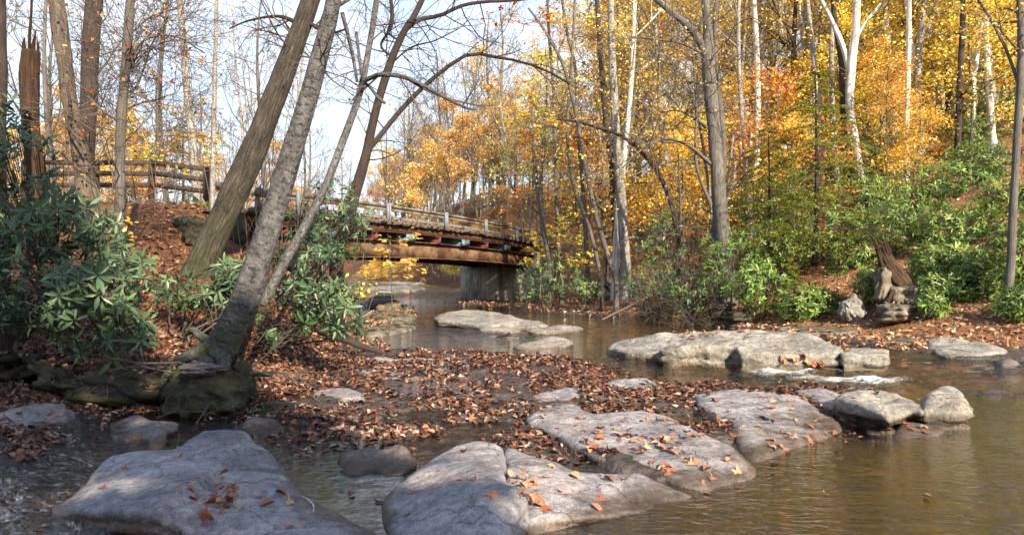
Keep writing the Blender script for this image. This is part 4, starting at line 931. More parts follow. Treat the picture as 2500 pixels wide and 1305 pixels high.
# ------------------------------------------------------------------ big trees traced at their own distance
def pxpath(pts, Y, n=24, dY=0.):
    """pts: (px, py, width px[, extra depth])"""
    q = []
    for i, p in enumerate(pts):
        y = Y+(p[3] if len(p) > 3 else 0); w = P(p[0], p[1], y); q.append([*w, p[2]/F*y/2])
    s = smooth_path(q, n); return s[:, :3], np.abs(s[:, 3])
def thin(paths, k): return [([(q[0], q[1], q[2]*k, *q[3:]) for q in pp], kind) for pp, kind in paths]
def hero(name, label, mats, paths, Y, twigs=0, tw=(1.2, .02), leaf=None, cat='tree', seed=1, k=16, n=30, rough=.12, tlev=2, ground=True, tup=.03, twz=(0.25, 1.), group=None, leafcols=None, leafn=3, leafs=.08, nch=6, wk=1.):
    """paths: list of (points, kind) where kind is trunk or branch"""
    g = np.random.default_rng(900+seed); paths = thin(paths, wk)
    p0, r0 = pxpath(paths[0][0], Y, n)
    org = p0[0].copy()
    root = thing(name, label, cat, tuple(org), group)
    tips = []
    for i, (pp, kind) in enumerate(paths):
        pts, rad = pxpath(pp, Y, n if i == 0 else max(12, n//2))
        b = Buf()
        if i == 0 and ground:
            zg = float(T(pts[:1, 0], pts[:1, 1])[0])
            if zg < pts[0, 2]+.3:
                e = pts[0].copy(); e[2] = zg-.25; pts = np.vstack([e, pts]); rad = np.concatenate([[rad[0]*1.25], rad])
        b.tube(pts, rad, k if kind == 'trunk' else 9, rough if kind == 'trunk' else rough*.7, seed*7+i)
        b.build(kind, mats, root, origin=org)
        b = Buf(); m = int(twigs*(1. if kind == 'trunk' else .8)); L0 = np.linalg.norm(np.diff(pts, axis=0), axis=1).sum()
        for c in range(m):
            t = g.uniform(*twz) if kind == 'trunk' else g.uniform(.15, 1); j = int(t*(len(pts)-2)); d = unit(pts[j+1]-pts[j])
            side = unit(np.cross(d, g.normal(0, 1, 3))*np.array([1, .7, 1])); nd = unit(d*.45+side)
            grow(b, tips, pts[j], nd, tw[0]*g.uniform(.5, 1.3), min(tw[1], rad[j]*.5), tlev, g, 5, .22, .2, tup, (25, 60), nch, .55, .2, .0028)
        if m: o = b.build('branch' if i == 0 else 'twigs', M_TWIG if mats not in (M_DARK,) else M_DARK, root, origin=org); o['kind'] = 'stuff'
    if leaf and tips:
        tp = np.array(tips); N = int(len(tp)*leafn)
        q = tp[g.integers(0, len(tp), N)]+g.normal(0, .06, (N, 3)) - org
        leaf_obj('foliage', MEDLEAF, q, rot_from(g.normal(0, 1, (N, 3))+[0, 0, .6], g.uniform(0, 6.28, N)), g.uniform(.7, 1.2, N)*leafs, palette(N, leafcols or [(.62,.36,.05),(.55,.22,.04),(.66,.48,.10)], g), M_CROWN, root, g)['kind'] = 'stuff'
    return root
GOLD = [(.92,.60,.10),(.94,.68,.15),(.93,.58,.10),(.95,.78,.32),(.94,.72,.22)]
ORNG = [(.76,.30,.035),(.84,.40,.05),(.62,.20,.03)]
YELL = [(.95,.82,.16),(.93,.84,.22),(.84,.80,.18)]
TAN = [(.80,.55,.28),(.72,.45,.20),(.86,.66,.36)]
GREN = [(.10,.13,.035),(.14,.17,.04),(.22,.22,.05)]
RED = [(.42,.10,.03),(.5,.16,.04),(.36,.08,.03)]
birch = hero('leaning_birch', 'big smooth grey birch leaning right from the mossy ledge, nearest trunk', M_BIRCH, [
    ([(512,905,96,-.1),(535,865,92),(565,800,86),(598,735,84),(622,660,76),(645,590,73),(680,480,67),(722,340,60),(757,225,55),(782,130,50),(803,55,46),(818,-20,44),(835,-120,40)], 'trunk'),
    ([(640,745,26,.1),(668,690,30,.2),(700,630,28,.3),(735,568,26,.5),(790,465,23,.8),(835,350,22,1.),(868,260,20,1.2),(885,200,19,1.3),(900,120,17,1.4),(912,50,18,1.5),(925,-40,15,1.6)], 'trunk'),
    ([(535,835,62,-.02),(490,858,44,-.1),(440,880,34,-.2),(408,915,22,-.3),(388,945,12,-.35)], 'root'),
    ([(520,850,50,-.1),(545,885,42,-.2),(552,930,30,-.3),(552,975,18,-.35)], 'root'),
    ([(540,870,46,-.1),(575,905,22,-.1),(620,912,18,0),(662,912,14,.1)], 'root'),
    ([(510,870,30,-.1),(470,905,20,-.25),(450,940,12,-.3)], 'root'),
    ([(520,845,40,.2),(490,820,26,.5),(470,805,20,.6),(455,815,14,.7)], 'root'),
    ([(868,262,9,1.2),(885,205,13,1.1),(910,188,14,1.),(935,182,14,.9),(985,188,13,.9),(1035,210,11,.9),(1090,240,10,.9),(1135,262,8,1.),(1162,268,6,1.)], 'limb'),
    ([(985,188,6,.9),(1050,225,6,1.),(1110,245,5,1.1),(1165,257,4,1.2),(1210,258,3,1.3)], 'limb'),
    ([(870,80,9,1.3),(876,130,9,1.2),(885,190,9,1.2),(905,215,9,1.1),(925,240,10,1.),(940,252,9,1.)], 'limb'),
    ([(835,30,12,1.),(848,80,12,1.1),(862,140,10,1.2),(872,200,9,1.2)], 'limb'),
    ([(815,20,14,.1),(850,0,9,.2),(900,-30,7,.3)], 'limb'),
    ], 8.0, twigs=3, tw=(.9, .012), seed=1, wk=.82, k=28, n=70, rough=.06, twz=(.7, 1.))
hero('leaning_oak', 'thick furrowed trunk leaning right behind the birch, mossy at its foot', M_OAK, [
    ([(462,735,140),(486,672,104),(508,610,84),(545,530,76),(575,465,76),(612,385,74),(650,290,66),(685,200,62),(715,120,58),(742,50,54),(765,-20,50),(800,-110,44)], 'trunk'),
    ([(735,60,16),(680,40,9,.2),(610,50,6,.4),(560,70,4,.5)], 'limb'),
    ([(745,50,14),(800,80,8,-.2),(850,70,5,-.3)], 'limb')], 12.15, twigs=8, tw=(1.6, .02), seed=2, wk=.84, k=26, n=50, rough=.10, twz=(.72, 1.), leaf=1, leafn=.04, leafcols=ORNG+GOLD, leafs=.08)
hero('shaggy_tree', 'shaggy brown-barked trunk with a pale vine, left of the straight dark one', M_SHAG, [
    ([(245,640,46),(228,560,44),(212,470,42),(200,400,38),(188,330,36),(170,240,34),(158,150,32),(145,60,34),(132,-40,34)], 'trunk'),
    ([(165,215,6,-.35),(172,260,7,-.35),(166,300,5,-.33),(185,335,6,-.33),(203,365,4,-.3)], 'vine')], 10.5, twigs=3, tw=(1.2, .012), seed=3, k=20, n=60, rough=.32, leaf=1, leafn=.08, leafs=.07)
hero('straight_dark_tree', 'straight dark trunk rising just right of the shaggy one', M_DARK, [
    ([(205,480,36),(210,400,36),(214,300,36),(218,200,38),(222,100,38),(230,0,38),(236,-80,38)], 'trunk')], 13.5, twigs=6, tw=(1.6, .012), seed=4, leaf=1, leafn=.05, leafs=.08)
hero('edge_tree', 'dark trunk cut off by the left edge of the view', M_DARK, [
    ([(8,640,30),(2,500,26),(0,350,24),(4,200,24),(2,80,24),(-2,-60,24)], 'trunk')], 9.5, twigs=0, seed=5)
hero('young_beech', 'slim grey beech with many thin crooked branches and a few yellow leaves', M_GREYB, [
    ([(290,640,24),(292,540,24),(294,450,24),(293,380,23),(297,280,22),(306,180,22),(312,90,22),(318,0,20),(325,-80,18)], 'trunk'),
    ([(300,230,7),(330,215,5),(350,170,5,.1),(370,110,4,.2),(400,60,3,.2)], 'limb'), ([(296,300,6),(250,270,5,-.2),(215,235,4,-.2)], 'limb'),
    ([(300,190,8),(325,160,6,.1),(320,110,5,.1),(300,70,4,.1)], 'limb'), ([(298,270,5),(350,250,4,.1),(400,240,3,.2)], 'limb'),
    ([(305,150,6),(360,95,5,.2),(430,90,4,.3),(500,130,3,.4)], 'limb'), ([(312,90,5),(370,40,4,.2),(440,20,3,.3)], 'limb')],
    9.8, twigs=16, tw=(1.3, .010), seed=6, leaf=1, leafn=.10, leafs=.07, leafcols=GOLD+ORNG, rough=.15, tup=.01, twz=(.15, 1))
hero('pale_tree', 'tall pale trunk leaning slightly behind the fence', M_PALE, [
    ([(482,500,20),(476,420,20),(468,330,19),(458,240,17),(450,130,16),(442,40,15),(436,-60,14)], 'trunk')], 18.5, twigs=8, tw=(2, .014), seed=7, leaf=1, leafn=.15)
hero('pale_sapling', 'thin pale straight trunk beside the fence end post', M_PALE, [
    ([(518,520,12),(520,430,12),(522,330,11),(524,200,10),(527,80,9),(530,-60,8)], 'trunk')], 15.5, twigs=7, tw=(1.5, .009), seed=8, leaf=1, leafn=.15)
hero('creekside_tree', 'dark forked tree behind the rhododendron with a long limb arching over the bridge', M_DARK, [
    ([(822,640,40,.5),(842,560,36),(868,470,32),(885,410,30),(898,360,27),(915,280,24),(935,210,23),(958,140,22),(985,80,19),(1010,40,17),(1035,-10,15),(1060,-70,12)], 'trunk'),
    ([(893,372,18),(925,335,15,.3),(960,290,14,.5),(1005,240,14,.7),(1050,198,12,.9),(1100,158,11,1.1),(1150,131,10,1.3),(1200,138,9,1.5),(1260,148,8,1.7),(1330,170,7,1.9),(1390,205,5,2.)], 'limb'),
    ([(990,75,12),(1020,50,12,.3),(1075,38,11,.5),(1125,15,10,.6),(1180,5,9,.8),(1250,2,7,1.),(1320,-6,6,1.2)], 'limb'),
    ([(958,140,8),(930,110,7,.1),(958,60,7,.1),(955,0,7,.2)], 'limb'), ([(975,100,6),(950,80,6),(955,40,6),(950,-20,6)], 'limb'),
    ([(860,245,6,-.3),(930,180,5,0),(1000,118,5,.3),(1060,100,4,.5),(1120,70,3,.7)], 'limb')],
    13.0, twigs=9, tw=(1.7, .013), seed=9, wk=.85, twz=(.35, 1.), tup=.02, k=14)
hero('broken_snag', 'dead broken trunk with a jagged splintered top at the upper left', M_SNAG, [
    ([(95,520,44),(88,430,42),(78,340,40),(72,250,40),(72,180,42),(74,125,38)], 'trunk'),
    ([(60,180,14),(58,120,10),(60,92,3)], 'splinter'), ([(80,170,18),(82,110,9),(88,75,2)], 'splinter'), ([(92,180,12),(93,130,8),(92,100,2)], 'splinter'),
    ([(78,180,8),(72,100,7),(76,40,6),(78,-30,5)], 'stem')], 11.8, twigs=0, seed=10, k=22, rough=.25)
# right side
hero('twisted_maple', 'large grey two-stemmed tree with a crooked limb reaching up left', M_GREYB, [
    ([(1775,690,52),(1768,600,46),(1757,500,42),(1750,400,38),(1742,300,36),(1733,210,38),(1728,140,36),(1728,70,26),(1722,0,22),(1718,-70,20)], 'trunk'),
    ([(1728,150,26),(1705,95,22),(1675,60,20),(1640,30,18,.2),(1610,5,17,.3),(1570,-30,14,.4)], 'limb'),
    ([(1750,680,24,.3),(1745,560,22,.3),(1762,450,20,.3),(1765,330,18,.3),(1750,200,16,.3),(1745,90,13,.3),(1750,-30,12,.3)], 'trunk'),
    ([(1735,500,12),(1700,400,8,-.3),(1700,250,7,-.3),(1690,120,6,-.3)], 'limb'),
    ([(1725,310,10),(1690,285,8,-.3),(1640,260,6,-.5)], 'limb'), ([(1735,400,12),(1680,355,9,-.6),(1620,338,8,-1.),(1560,370,6,-1.3),(1520,410,4,-1.4)], 'limb'),
    ([(1715,130,9),(1660,105,7,-.4),(1590,95,6,-.6),(1540,90,4,-.8)], 'limb')],
    21.0, twigs=14, tw=(2.8, .02), seed=11, wk=.85, leaf=1, leafn=.3, leafcols=GOLD, twz=(.3, 1), k=18)
hero('white_topped_tree', 'tall trunk turning white towards its top, above the far end of the bridge', M_PALE, [
    ([(1527,640,26),(1522,560,25),(1515,460,23),(1505,350,21),(1500,250,20),(1495,150,18),(1492,60,16),(1490,-60,15)], 'trunk')], 26.0, twigs=12, tw=(3, .02), seed=12, leaf=1, leafn=1.2, leafcols=GOLD, leafs=.12)
hero('dark_companion_tree', 'dark rough trunk standing close behind the white-topped tree', M_DARK, [
    ([(1508,630,20),(1500,500,19),(1495,400,18),(1480,300,15),(1470,180,13),(1460,40,12),(1455,-60,10)], 'trunk')], 27.5, twigs=8, tw=(3, .02), seed=13, leaf=1, leafn=.8, leafcols=GOLD, leafs=.12)
for i, (pp, Yy, lab) in enumerate([
    ([(1505,690,12),(1465,560,12),(1440,460,11),(1420,350,10),(1400,250,9),(1375,160,8),(1350,110,7),(1320,60,6),(1290,20,5)], 24, 'slender leaning tree curving up and left over the bridge end'),
    ([(1340,640,11),(1325,540,10),(1310,450,10),(1302,350,8),(1300,260,6)], 27, 'slim leaning trunk at the bridge end beside the abutment'),
    ([(1372,690,12),(1362,580,11),(1358,450,10),(1355,330,9),(1350,200,8),(1340,80,7),(1335,-50,6)], 28, 'straight slim trunk just right of the bridge end'),
    ([(1437,700,11),(1430,580,11),(1422,450,10),(1410,300,9),(1405,170,8),(1380,60,7),(1370,-40,6)], 27, 'slim grey trunk between the bridge end and the white-topped tree'),
    ([(1470,690,10),(1440,560,9),(1400,450,9),(1385,330,8),(1392,200,7),(1400,80,6),(1405,-40,6)], 25, 'thin bowed trunk crossing the slender leaning tree'),
    ([(1655,570,14),(1630,470,12),(1590,400,10),(1530,340,9),(1470,315,8),(1420,300,7),(1360,290,5)], 24, 'bowed dark limb-like tree arching left over the slope')]):
    hero('slender_tree', lab, M_GREYB if i != 5 else M_DARK, [(pp, 'trunk')], Yy, twigs=14, tw=(2.4, .012), seed=20+i, leaf=1, leafn=.7, leafcols=GOLD if i % 2 else TAN, leafs=.10, k=9, twz=(.25, 1), tup=0)
hero('white_sycamore', 'bright white sycamore trunk bending over the rhododendron slope', M_WHITE, [
    ([(2108,520,24),(2102,440,22),(2088,350,20),(2075,260,19),(2078,170,20),(2088,80,18),(2092,0,18),(2094,-60,16)], 'trunk'),
    ([(2078,200,13),(2060,120,12,.2),(2035,60,11,.4),(2010,10,10,.6),(1990,-40,9,.7)], 'limb'), ([(2083,110,8),(2110,60,7,.2),(2150,10,6,.3)], 'limb')], 26, twigs=7, tw=(2.5, .02), seed=30, leaf=1, leafn=.8, leafcols=GOLD, leafs=.13, twz=(.4, 1))
hero('dark_sycamore_neighbour', 'dark straight trunk pressed against the white sycamore', M_DARK, [
    ([(2072,480,22),(2068,380,20),(2062,280,18),(2056,160,15),(2040,60,12),(2030,-50,11)], 'trunk')], 27.5, twigs=6, tw=(2.5, .02), seed=31, leaf=1, leafn=.6, leafcols=ORNG)
hero('white_pole_tree', 'perfectly straight brilliant white trunk in the upper right', M_WHITE, [
    ([(2213,520,13),(2213,400,13),(2214,300,12),(2217,180,11),(2219,60,11),(2220,-60,10)], 'trunk')], 25, twigs=0, seed=32, rough=.04)
hero('ivy_tree', 'dark trunk wrapped in green ivy, right of the white pole-like trunk', M_DARK, [
    ([(2335,480,16),(2338,380,15),(2340,280,14),(2345,170,13),(2350,60,12),(2352,-50,12)], 'trunk')], 25, twigs=34, tw=(.7, .01), seed=33, leaf=1, leafn=1.3, leafcols=GREN, leafs=.13, tlev=1, twz=(0, .6))
hero('right_edge_tree', 'smooth dark trunk near the right edge, leaning over the green shrubs', M_GREYB, [
    ([(2462,700,20),(2468,640,19),(2472,540,18),(2478,430,17),(2484,320,17),(2490,220,16),(2493,120,16),(2490,20,14),(2488,-60,13)], 'trunk'),
    ([(2491,220,8),(2460,130,7,.2),(2420,50,6,.4),(2390,0,5,.5)], 'limb')], 14.5, twigs=8, tw=(1.8, .012), seed=34, leaf=1, leafn=1.2, leafcols=ORNG+GOLD, leafs=.09, twz=(.6, 1.))
hero('riverside_sapling', 'pale thin stem standing in front of the twisted grey tree', M_PALE, [([(1752,720,11),(1745,620,10),(1738,520,9),(1725,420,8),(1712,330,7),(1690,220,5)], 'trunk')], 22.0, twigs=10, tw=(1.6, .008), seed=35, k=8, tup=0)
hero('riverside_sapling', 'second pale stem right of the twisted grey tree, curving at its foot', M_PALE, [([(1748,730,10),(1768,640,9),(1772,560,8),(1778,450,6),(1790,330,5)], 'trunk')], 22.3, twigs=8, tw=(1.6, .008), seed=36, k=8, tup=0)
hero('river_snag', 'broken rotting stump slumped over the layered rocks on the right bank', M_STUMP, [
    ([(2228,730,46),(2200,692,52),(2172,652,42),(2153,615,30)], 'trunk')]+[([(2172+dx, 660, 10, -.12+.04*(dx % 3)), (2155+dx*.9, 622-abs(dx)*.6, 8, -.12), (2144+dx*1.0, 604-(dx*7 % 23), 2, -.1)], 'splinter') for dx in (-14, -7, 0, 6, 13, 19)]+[
    ([(2185,700,14,-.2),(2172,728,9,-.3),(2164,750,4,-.3)], 'root'), ([(2225,700,16,-.2),(2248,702,10,-.2),(2268,716,4,-.2)], 'root'),
    ([(2148,610,6,-.2),(2120,570,5,-.3),(2060,540,3,-.3),(2010,530,2,-.3)], 'limb')], 16.4, twigs=0, seed=37, k=28, n=40, rough=.5, ground=False, wk=.85)
hero('fallen_log', 'dark rotting log sloping down to the leaves behind the smooth slab', M_DARK, [
    ([(770,800,22,.4),(800,812,20,.2),(840,828,18),(885,845,15),(935,862,8,-.1)], 'trunk')], 11.6, twigs=0, seed=38, ground=False, rough=.3, cat='log')
hero('driftwood_branch', 'long bare branch reaching from the far bank down into the water', M_TWIG, [
    ([(1470,780,5),(1540,745,6,.2),(1620,705,7,.5),(1680,672,7,.8),(1745,665,6,1.)], 'stem')], 20.0, twigs=7, tw=(.8, .006), seed=39, ground=False, cat='branch')
for i, (px, Yy, h, lab) in enumerate([(1600, 20.5, 2.4, 'left-hand tangle of bare grey brush on the far bank'), (1680, 20, 2.6, 'right-hand tangle of bare grey brush below the twisted tree')]):
    g = np.random.default_rng(70+i); q = base(px, Yy); root = thing('dead_brush', lab, 'brush', tuple(q)); b = Buf(); tips = []
    for j in range(14): grow(b, tips, [0, 0, 0], unit([g.normal(0, .6), g.normal(-.3, .5), 1.]), h*g.uniform(.6, 1.1), .014, 2, g, 4, .3, .16, -.04, (20, 60), 6, .6, .2, .004)
    o = b.build('stems', M_TWIG, root)

# ------------------------------------------------------------------ rhododendrons
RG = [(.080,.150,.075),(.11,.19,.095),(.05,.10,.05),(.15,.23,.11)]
RG_SUNLIT = [(.14,.24,.05),(.21,.33,.06),(.09,.16,.04),(.26,.34,.08)]  # brighter, yellower greens: sunlight on the far bank painted into the leaves
def rhodo(name, label, pos, size, cols, seed, basept, group=None, nstem=10, upb=.5, sag=.15):
    g = np.random.default_rng(seed); N = len(pos); org = np.array(basept); pos = np.asarray(pos)
    root = thing(name, label, 'shrub', tuple(org), group)
    c = pos.mean(0); n = (pos-c); n /= np.linalg.norm(n, axis=1)[:, None]+1e-6
    n = n*.8+np.array([0, -.25, upb])+g.normal(0, .35, (N, 3))
    o = leaf_obj('foliage', WHORL, pos-org, rot_from(n, g.uniform(0, 6.28, N)), g.uniform(.6, 1.25, N)*size, palette(N, cols, g, .25), M_RHODO, root, g, smooth=True)
    b = Buf()
    for i in range(nstem):
        e = pos[g.integers(0, N)]-org; s = np.array([g.normal(0, .12), g.normal(0, .12), -.1]); mid = (s+e)/2+g.normal(0, .15, 3)-[0, 0, sag]
        b.tube(smooth_path([s, s*.6+mid*.4, mid, mid*.4+e*.6, e], 10), np.linspace(.022, .006, 10), 5, cap_end=False)
    for i in range(min(N, 260)):
        e = pos[i]-org; d = unit(rot_from(n[i:i+1], np.zeros(1))[0][:, 2])
        mid = e-d*size*1.2+g.normal(0, .03, 3); s = mid+(np.array([0, 0, 0])-mid)*.12
        b.tube(np.array([s, mid, e]), [.007, .005, .004], 3, cap_end=False)
    b.build('stems', M_TWIG, root)
    return root
def poly_fill(poly, n, Y0, Y1, seed, front_bias=1.0):
    g = np.random.default_rng(seed); out = []
    xs = [a for a, b in poly]; ys = [b for a, b in poly]
    while len(out) < n:
        m = n*4; a = g.uniform(min(xs), max(xs), m); b = g.uniform(min(ys), max(ys), m)
        k = inside(a, b, poly)
        k &= (fbm(a/70., b/60., seed, 3) > -.22)
        d = np.clip(sdf(a, b, poly)/70., 0, 1)
        for x, y, q, dd in zip(a, b, k, d):
            if q and len(out) < n:
                u = g.random()**front_bias; mid = (Y0+Y1)/2
                out.append(P(x, y, Y0+(Y1-Y0)*(u*dd+(1-dd)*.5*(1+.3*g.normal()))))
    return np.array(out)
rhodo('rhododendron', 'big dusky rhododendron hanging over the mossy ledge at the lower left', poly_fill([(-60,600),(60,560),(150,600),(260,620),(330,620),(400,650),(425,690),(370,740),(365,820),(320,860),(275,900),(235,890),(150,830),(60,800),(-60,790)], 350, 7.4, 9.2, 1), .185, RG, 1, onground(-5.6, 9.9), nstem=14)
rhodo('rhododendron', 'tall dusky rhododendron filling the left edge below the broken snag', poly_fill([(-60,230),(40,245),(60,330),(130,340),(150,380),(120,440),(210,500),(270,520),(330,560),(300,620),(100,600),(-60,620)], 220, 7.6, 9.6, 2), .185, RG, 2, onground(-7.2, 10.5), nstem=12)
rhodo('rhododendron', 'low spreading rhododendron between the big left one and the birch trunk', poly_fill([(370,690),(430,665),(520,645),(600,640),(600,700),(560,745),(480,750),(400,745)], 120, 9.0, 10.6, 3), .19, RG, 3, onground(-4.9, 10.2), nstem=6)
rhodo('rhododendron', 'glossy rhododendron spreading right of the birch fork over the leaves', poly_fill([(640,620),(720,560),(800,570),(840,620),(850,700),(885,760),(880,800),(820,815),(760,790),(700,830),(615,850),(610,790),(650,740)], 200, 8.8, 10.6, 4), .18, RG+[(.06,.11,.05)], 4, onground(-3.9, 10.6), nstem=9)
rhodo('rhododendron', 'darker rhododendron climbing behind the forked birch beside the bridge', poly_fill([(720,480),(800,430),(860,440),(900,510),(905,570),(850,640),(760,640),(700,560)], 130, 11.2, 13.5, 5), .17, RG+[(.09,.12,.04)], 5, onground(-4.6, 12.6), nstem=8)
rk = [ # px, py, rx, ry, Y, n, label
 (1340,680,75,48,25.5,110,'small rhododendron clump beside the bridge abutment'),
 (1425,705,40,22,24.5,40,'low rhododendron right of the abutment clump'),
 (1640,600,85,85,22.5,150,'grey-green shrub behind the dead brush'),
 (1680,715,70,42,19.8,90,'rhododendron at the foot of the twisted grey tree'),
 (1790,640,65,65,19.4,120,'bright rhododendron just right of the twisted grey tree'),
 (1850,700,60,50,18.6,100,'rhododendron hanging over the white-patched rock'),
 (1900,600,80,60,20.5,140,'rhododendron under the small hemlock, left of its stem'),
 (1975,735,75,42,17.8,130,'low glossy rhododendron by the waterline, left of the triangular boulder'),
 (1870,500,80,60,23.0,110,'upper shrub left of the hemlock stem'),
 (2010,560,80,60,20.5,130,'shrub right of the hemlock stem'),
 (2090,640,60,50,19.5,90,'shrub in shade left of the broken stump'),
 (2110,500,90,60,21.5,160,'shrub around the foot of the white sycamore'),
 (2200,560,85,60,19.0,160,'shrub directly above the broken stump'),
 (2240,460,90,55,22.5,150,'shrub below the white pole-like trunk'),
 (2330,560,90,65,18.0,190,'shrub mass right of the broken stump, upper part'),
 (2300,650,75,60,16.8,180,'sunlit rhododendron right of the broken stump'),
 (2290,705,38,34,15.9,70,'small rhododendron crowding the right side of the broken stump'),
 (2268,742,30,24,15.6,50,'tiny rhododendron at the right foot of the layered rocks'),
 (2125,690,34,38,17.2,60,'small rhododendron crowding the left side of the broken stump'),
 (2390,700,85,65,16.0,230,'big sunlit rhododendron hanging to the leafy shore'),
 (2480,640,70,90,15.2,230,'rhododendron behind the right edge trunk'),
 (2500,750,50,50,14.2,110,'lowest rhododendron at the right edge of the shore'),
 (2360,450,85,50,21.5,140,'high shrub in front of the ivy-wrapped trunk'),
 (2470,500,80,60,18.5,160,'high shrub left of the right edge trunk'),
 (2560,560,70,90,16.5,120,'rhododendron just beyond the right edge trunk'),
 (1960,460,60,40,24.0,70,'small high shrub behind the hemlock'),
 (1590,690,60,45,21.3,70,'dark rhododendron left of the dead brush'),
]
for i, (px, py, rx, ry, Yy, n, lab) in enumerate(rk):
    g = np.random.default_rng(300+i); n = int(n*1.9)
    v = g.normal(0, 1, (n, 3)); v /= np.linalg.norm(v, axis=1)[:, None]; r = g.uniform(.45, 1.05, (n, 1))**.6
    v = v*r; v *= (1+.5*fbm(v[:, 0]*1.6+i, v[:, 2]*1.6, i, 2))[:, None]
    c = P(px, py, Yy); rx *= 1.2; ry *= 1.15; S = np.array([rx/F*Yy, min(rx, 60)/F*Yy*.9, ry/F*Yy])
    pos = c+v*S; b0 = onground(c[0], c[1]+.3)
    zt = T(pos[:, 0], pos[:, 1]); pos[:, 2] = np.maximum(pos[:, 2], zt+.08)
    cols = RG_SUNLIT if px > 1750 else RG+RG_SUNLIT[:2]
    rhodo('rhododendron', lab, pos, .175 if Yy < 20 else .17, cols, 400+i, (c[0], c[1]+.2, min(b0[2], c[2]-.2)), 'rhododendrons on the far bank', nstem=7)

g0 = np.random.default_rng(4242)
for i in range(26):
    px = g0.uniform(1790, 2540); Yy = g0.uniform(21, 31); q = base(px, Yy, 0.); rx = g0.uniform(.7, 1.3); n = 150
    v = g0.normal(0, 1, (n, 3)); v /= np.linalg.norm(v, axis=1)[:, None]; v *= g0.uniform(.4, 1.05, (n, 1))**.6
    pos = q+[0, 0, rx*.75]+v*[rx, rx*.8, rx*.8]; pos[:, 2] = np.maximum(pos[:, 2], T(pos[:, 0], pos[:, 1])+.08)
    rhodo('rhododendron', 'green rhododendron high in the thicket on the slope below the gold trees', pos, .18, RG_SUNLIT, 800+i, q, 'rhododendrons high on the slope', nstem=5)

# small yellow beech sprays near the bridge, and low orange sprigs
def spray(name, label, px, py, rx, ry, Y, n, cols, seed, size=.09, grounded=True):
    g = np.random.default_rng(seed); c = P(px, py, Y); q = base(px+g.uniform(-40, 20), Y+.3) if grounded else c
    root = thing(name, label, 'sapling', tuple(q)); b = Buf(); tips = []
    b.tube(smooth_path([[0, 0, 0], (c-q)*.5+g.normal(0, .1, 3), c-q], 10), np.linspace(.016, .006, 10), 5)
    for j in range(10): grow(b, tips, (c-q)*g.uniform(.6, 1), [g.normal(0, 1), g.normal(0, .6), g.normal(.1, .25)], rx/F*Y*g.uniform(.6, 1.3), .006, 1, g, 4, .15, .12, 0, (25, 50), 6, .55, .2, .002)
    b.build('stem', M_TWIG, root)
    tp = np.array(tips); N = n; d = tp[g.integers(0, len(tp), N)]*1.0+g.normal(0, .05, (N, 3))*[1, 1, .5]
    leaf_obj('foliage', MEDLEAF, d, rot_from(g.normal(0, .45, (N, 3))+[0, -.3, 1.], g.uniform(0, 6.28, N)), g.uniform(.7, 1.25, N)*size, palette(N, cols, g), M_CROWN, root, g)
spray('yellow_beech_sapling', 'yellow-leaved beech sprays hanging in front of the rusty girder', 950, 605, 75, 30, 12.5, 240, YELL+GOLD, 1, .10)
spray('yellow_beech_sapling', 'yellow and green sprig low beside the rhododendron, under the bridge', 880, 665, 40, 25, 12.0, 70, YELL+GREN, 2, .09)
spray('orange_sapling', 'small orange-leaved sapling in the dusky rhododendron at left', 300, 520, 35, 40, 9.2, 45, ORNG+GOLD, 3, .07)
spray('orange_sapling', 'tiny orange-leaved sapling left of the young beech', 255, 560, 30, 25, 8.6, 26, GOLD, 4, .07)
for i, (px, py, rx, ry, Yy, n, cols, lab) in enumerate([
   (1345,590,60,50,28,420,GOLD,'golden-leaved understory beech right where the bridge ends'), (1400,560,50,60,27,320,YELL,'yellow understory beech behind the slim trunks by the bridge'),
   (1310,470,60,60,30,260,ORNG,'rust-orange sapling above the far bridge end'), (1345,350,60,50,26,300,ORNG,'orange-leaved spray crossing the slender trunks'),
   (450,320,80,50,21,420,YELL+GOLD+GREN,'yellow-green maple beyond the fence by the pale trunk'), (420,370,70,40,22,260,ORNG+GOLD,'orange maple low beyond the fence'),
   (1310,300,80,80,24,300,GOLD,'golden oak sprays against the sky over the bridge'), (1240,230,70,60,23,200,GOLD+ORNG,'brown-gold oak sprays at the edge of the open sky'),
   (1280,60,60,40,21,120,RED+TAN,'small red-brown leaf spray at the top edge against the sky')]):
    spray('understory_tree', lab, px, py, rx*1.3, ry, Yy, n*2, cols, 50+i, .13, grounded=i not in (6, 7, 8, 3))
# bare saplings and briars on the left bank
gs = np.random.default_rng(81)
protoS = []
for v in range(4):
    b = Buf(); tips = []; root = None
    grow(b, tips, [0, 0, 0], [gs.normal(0, .08), 0, 1], gs.uniform(1.8, 3.6), .014, 1, gs, 5, .3, .05, .05, (20, 45), 6, .4, .3, .003)
    protoS.append(b)
for i in range(46):
    px = gs.uniform(180, 900) if i < 30 else gs.uniform(560, 880); Yy = gs.uniform(12.5, 17) if i < 30 else gs.uniform(13, 20)
    if i < 4: o = protoS[i].build('bare_sapling', M_TWIG); me_s = o.data; protoS[i] = o
    else:
        o = protoS[i % 4].copy(); col.objects.link(o)
    o.location = base(px, Yy); o.rotation_euler = (gs.normal(0, .1), gs.normal(0, .12), gs.uniform(0, 6.28)); s_ = gs.uniform(.6, 1.3); o.scale = (s_, s_, s_)
    tag(o, 'thin bare sapling stem on the leafy left bank below the fence', 'sapling', 'bare saplings on the left bank')
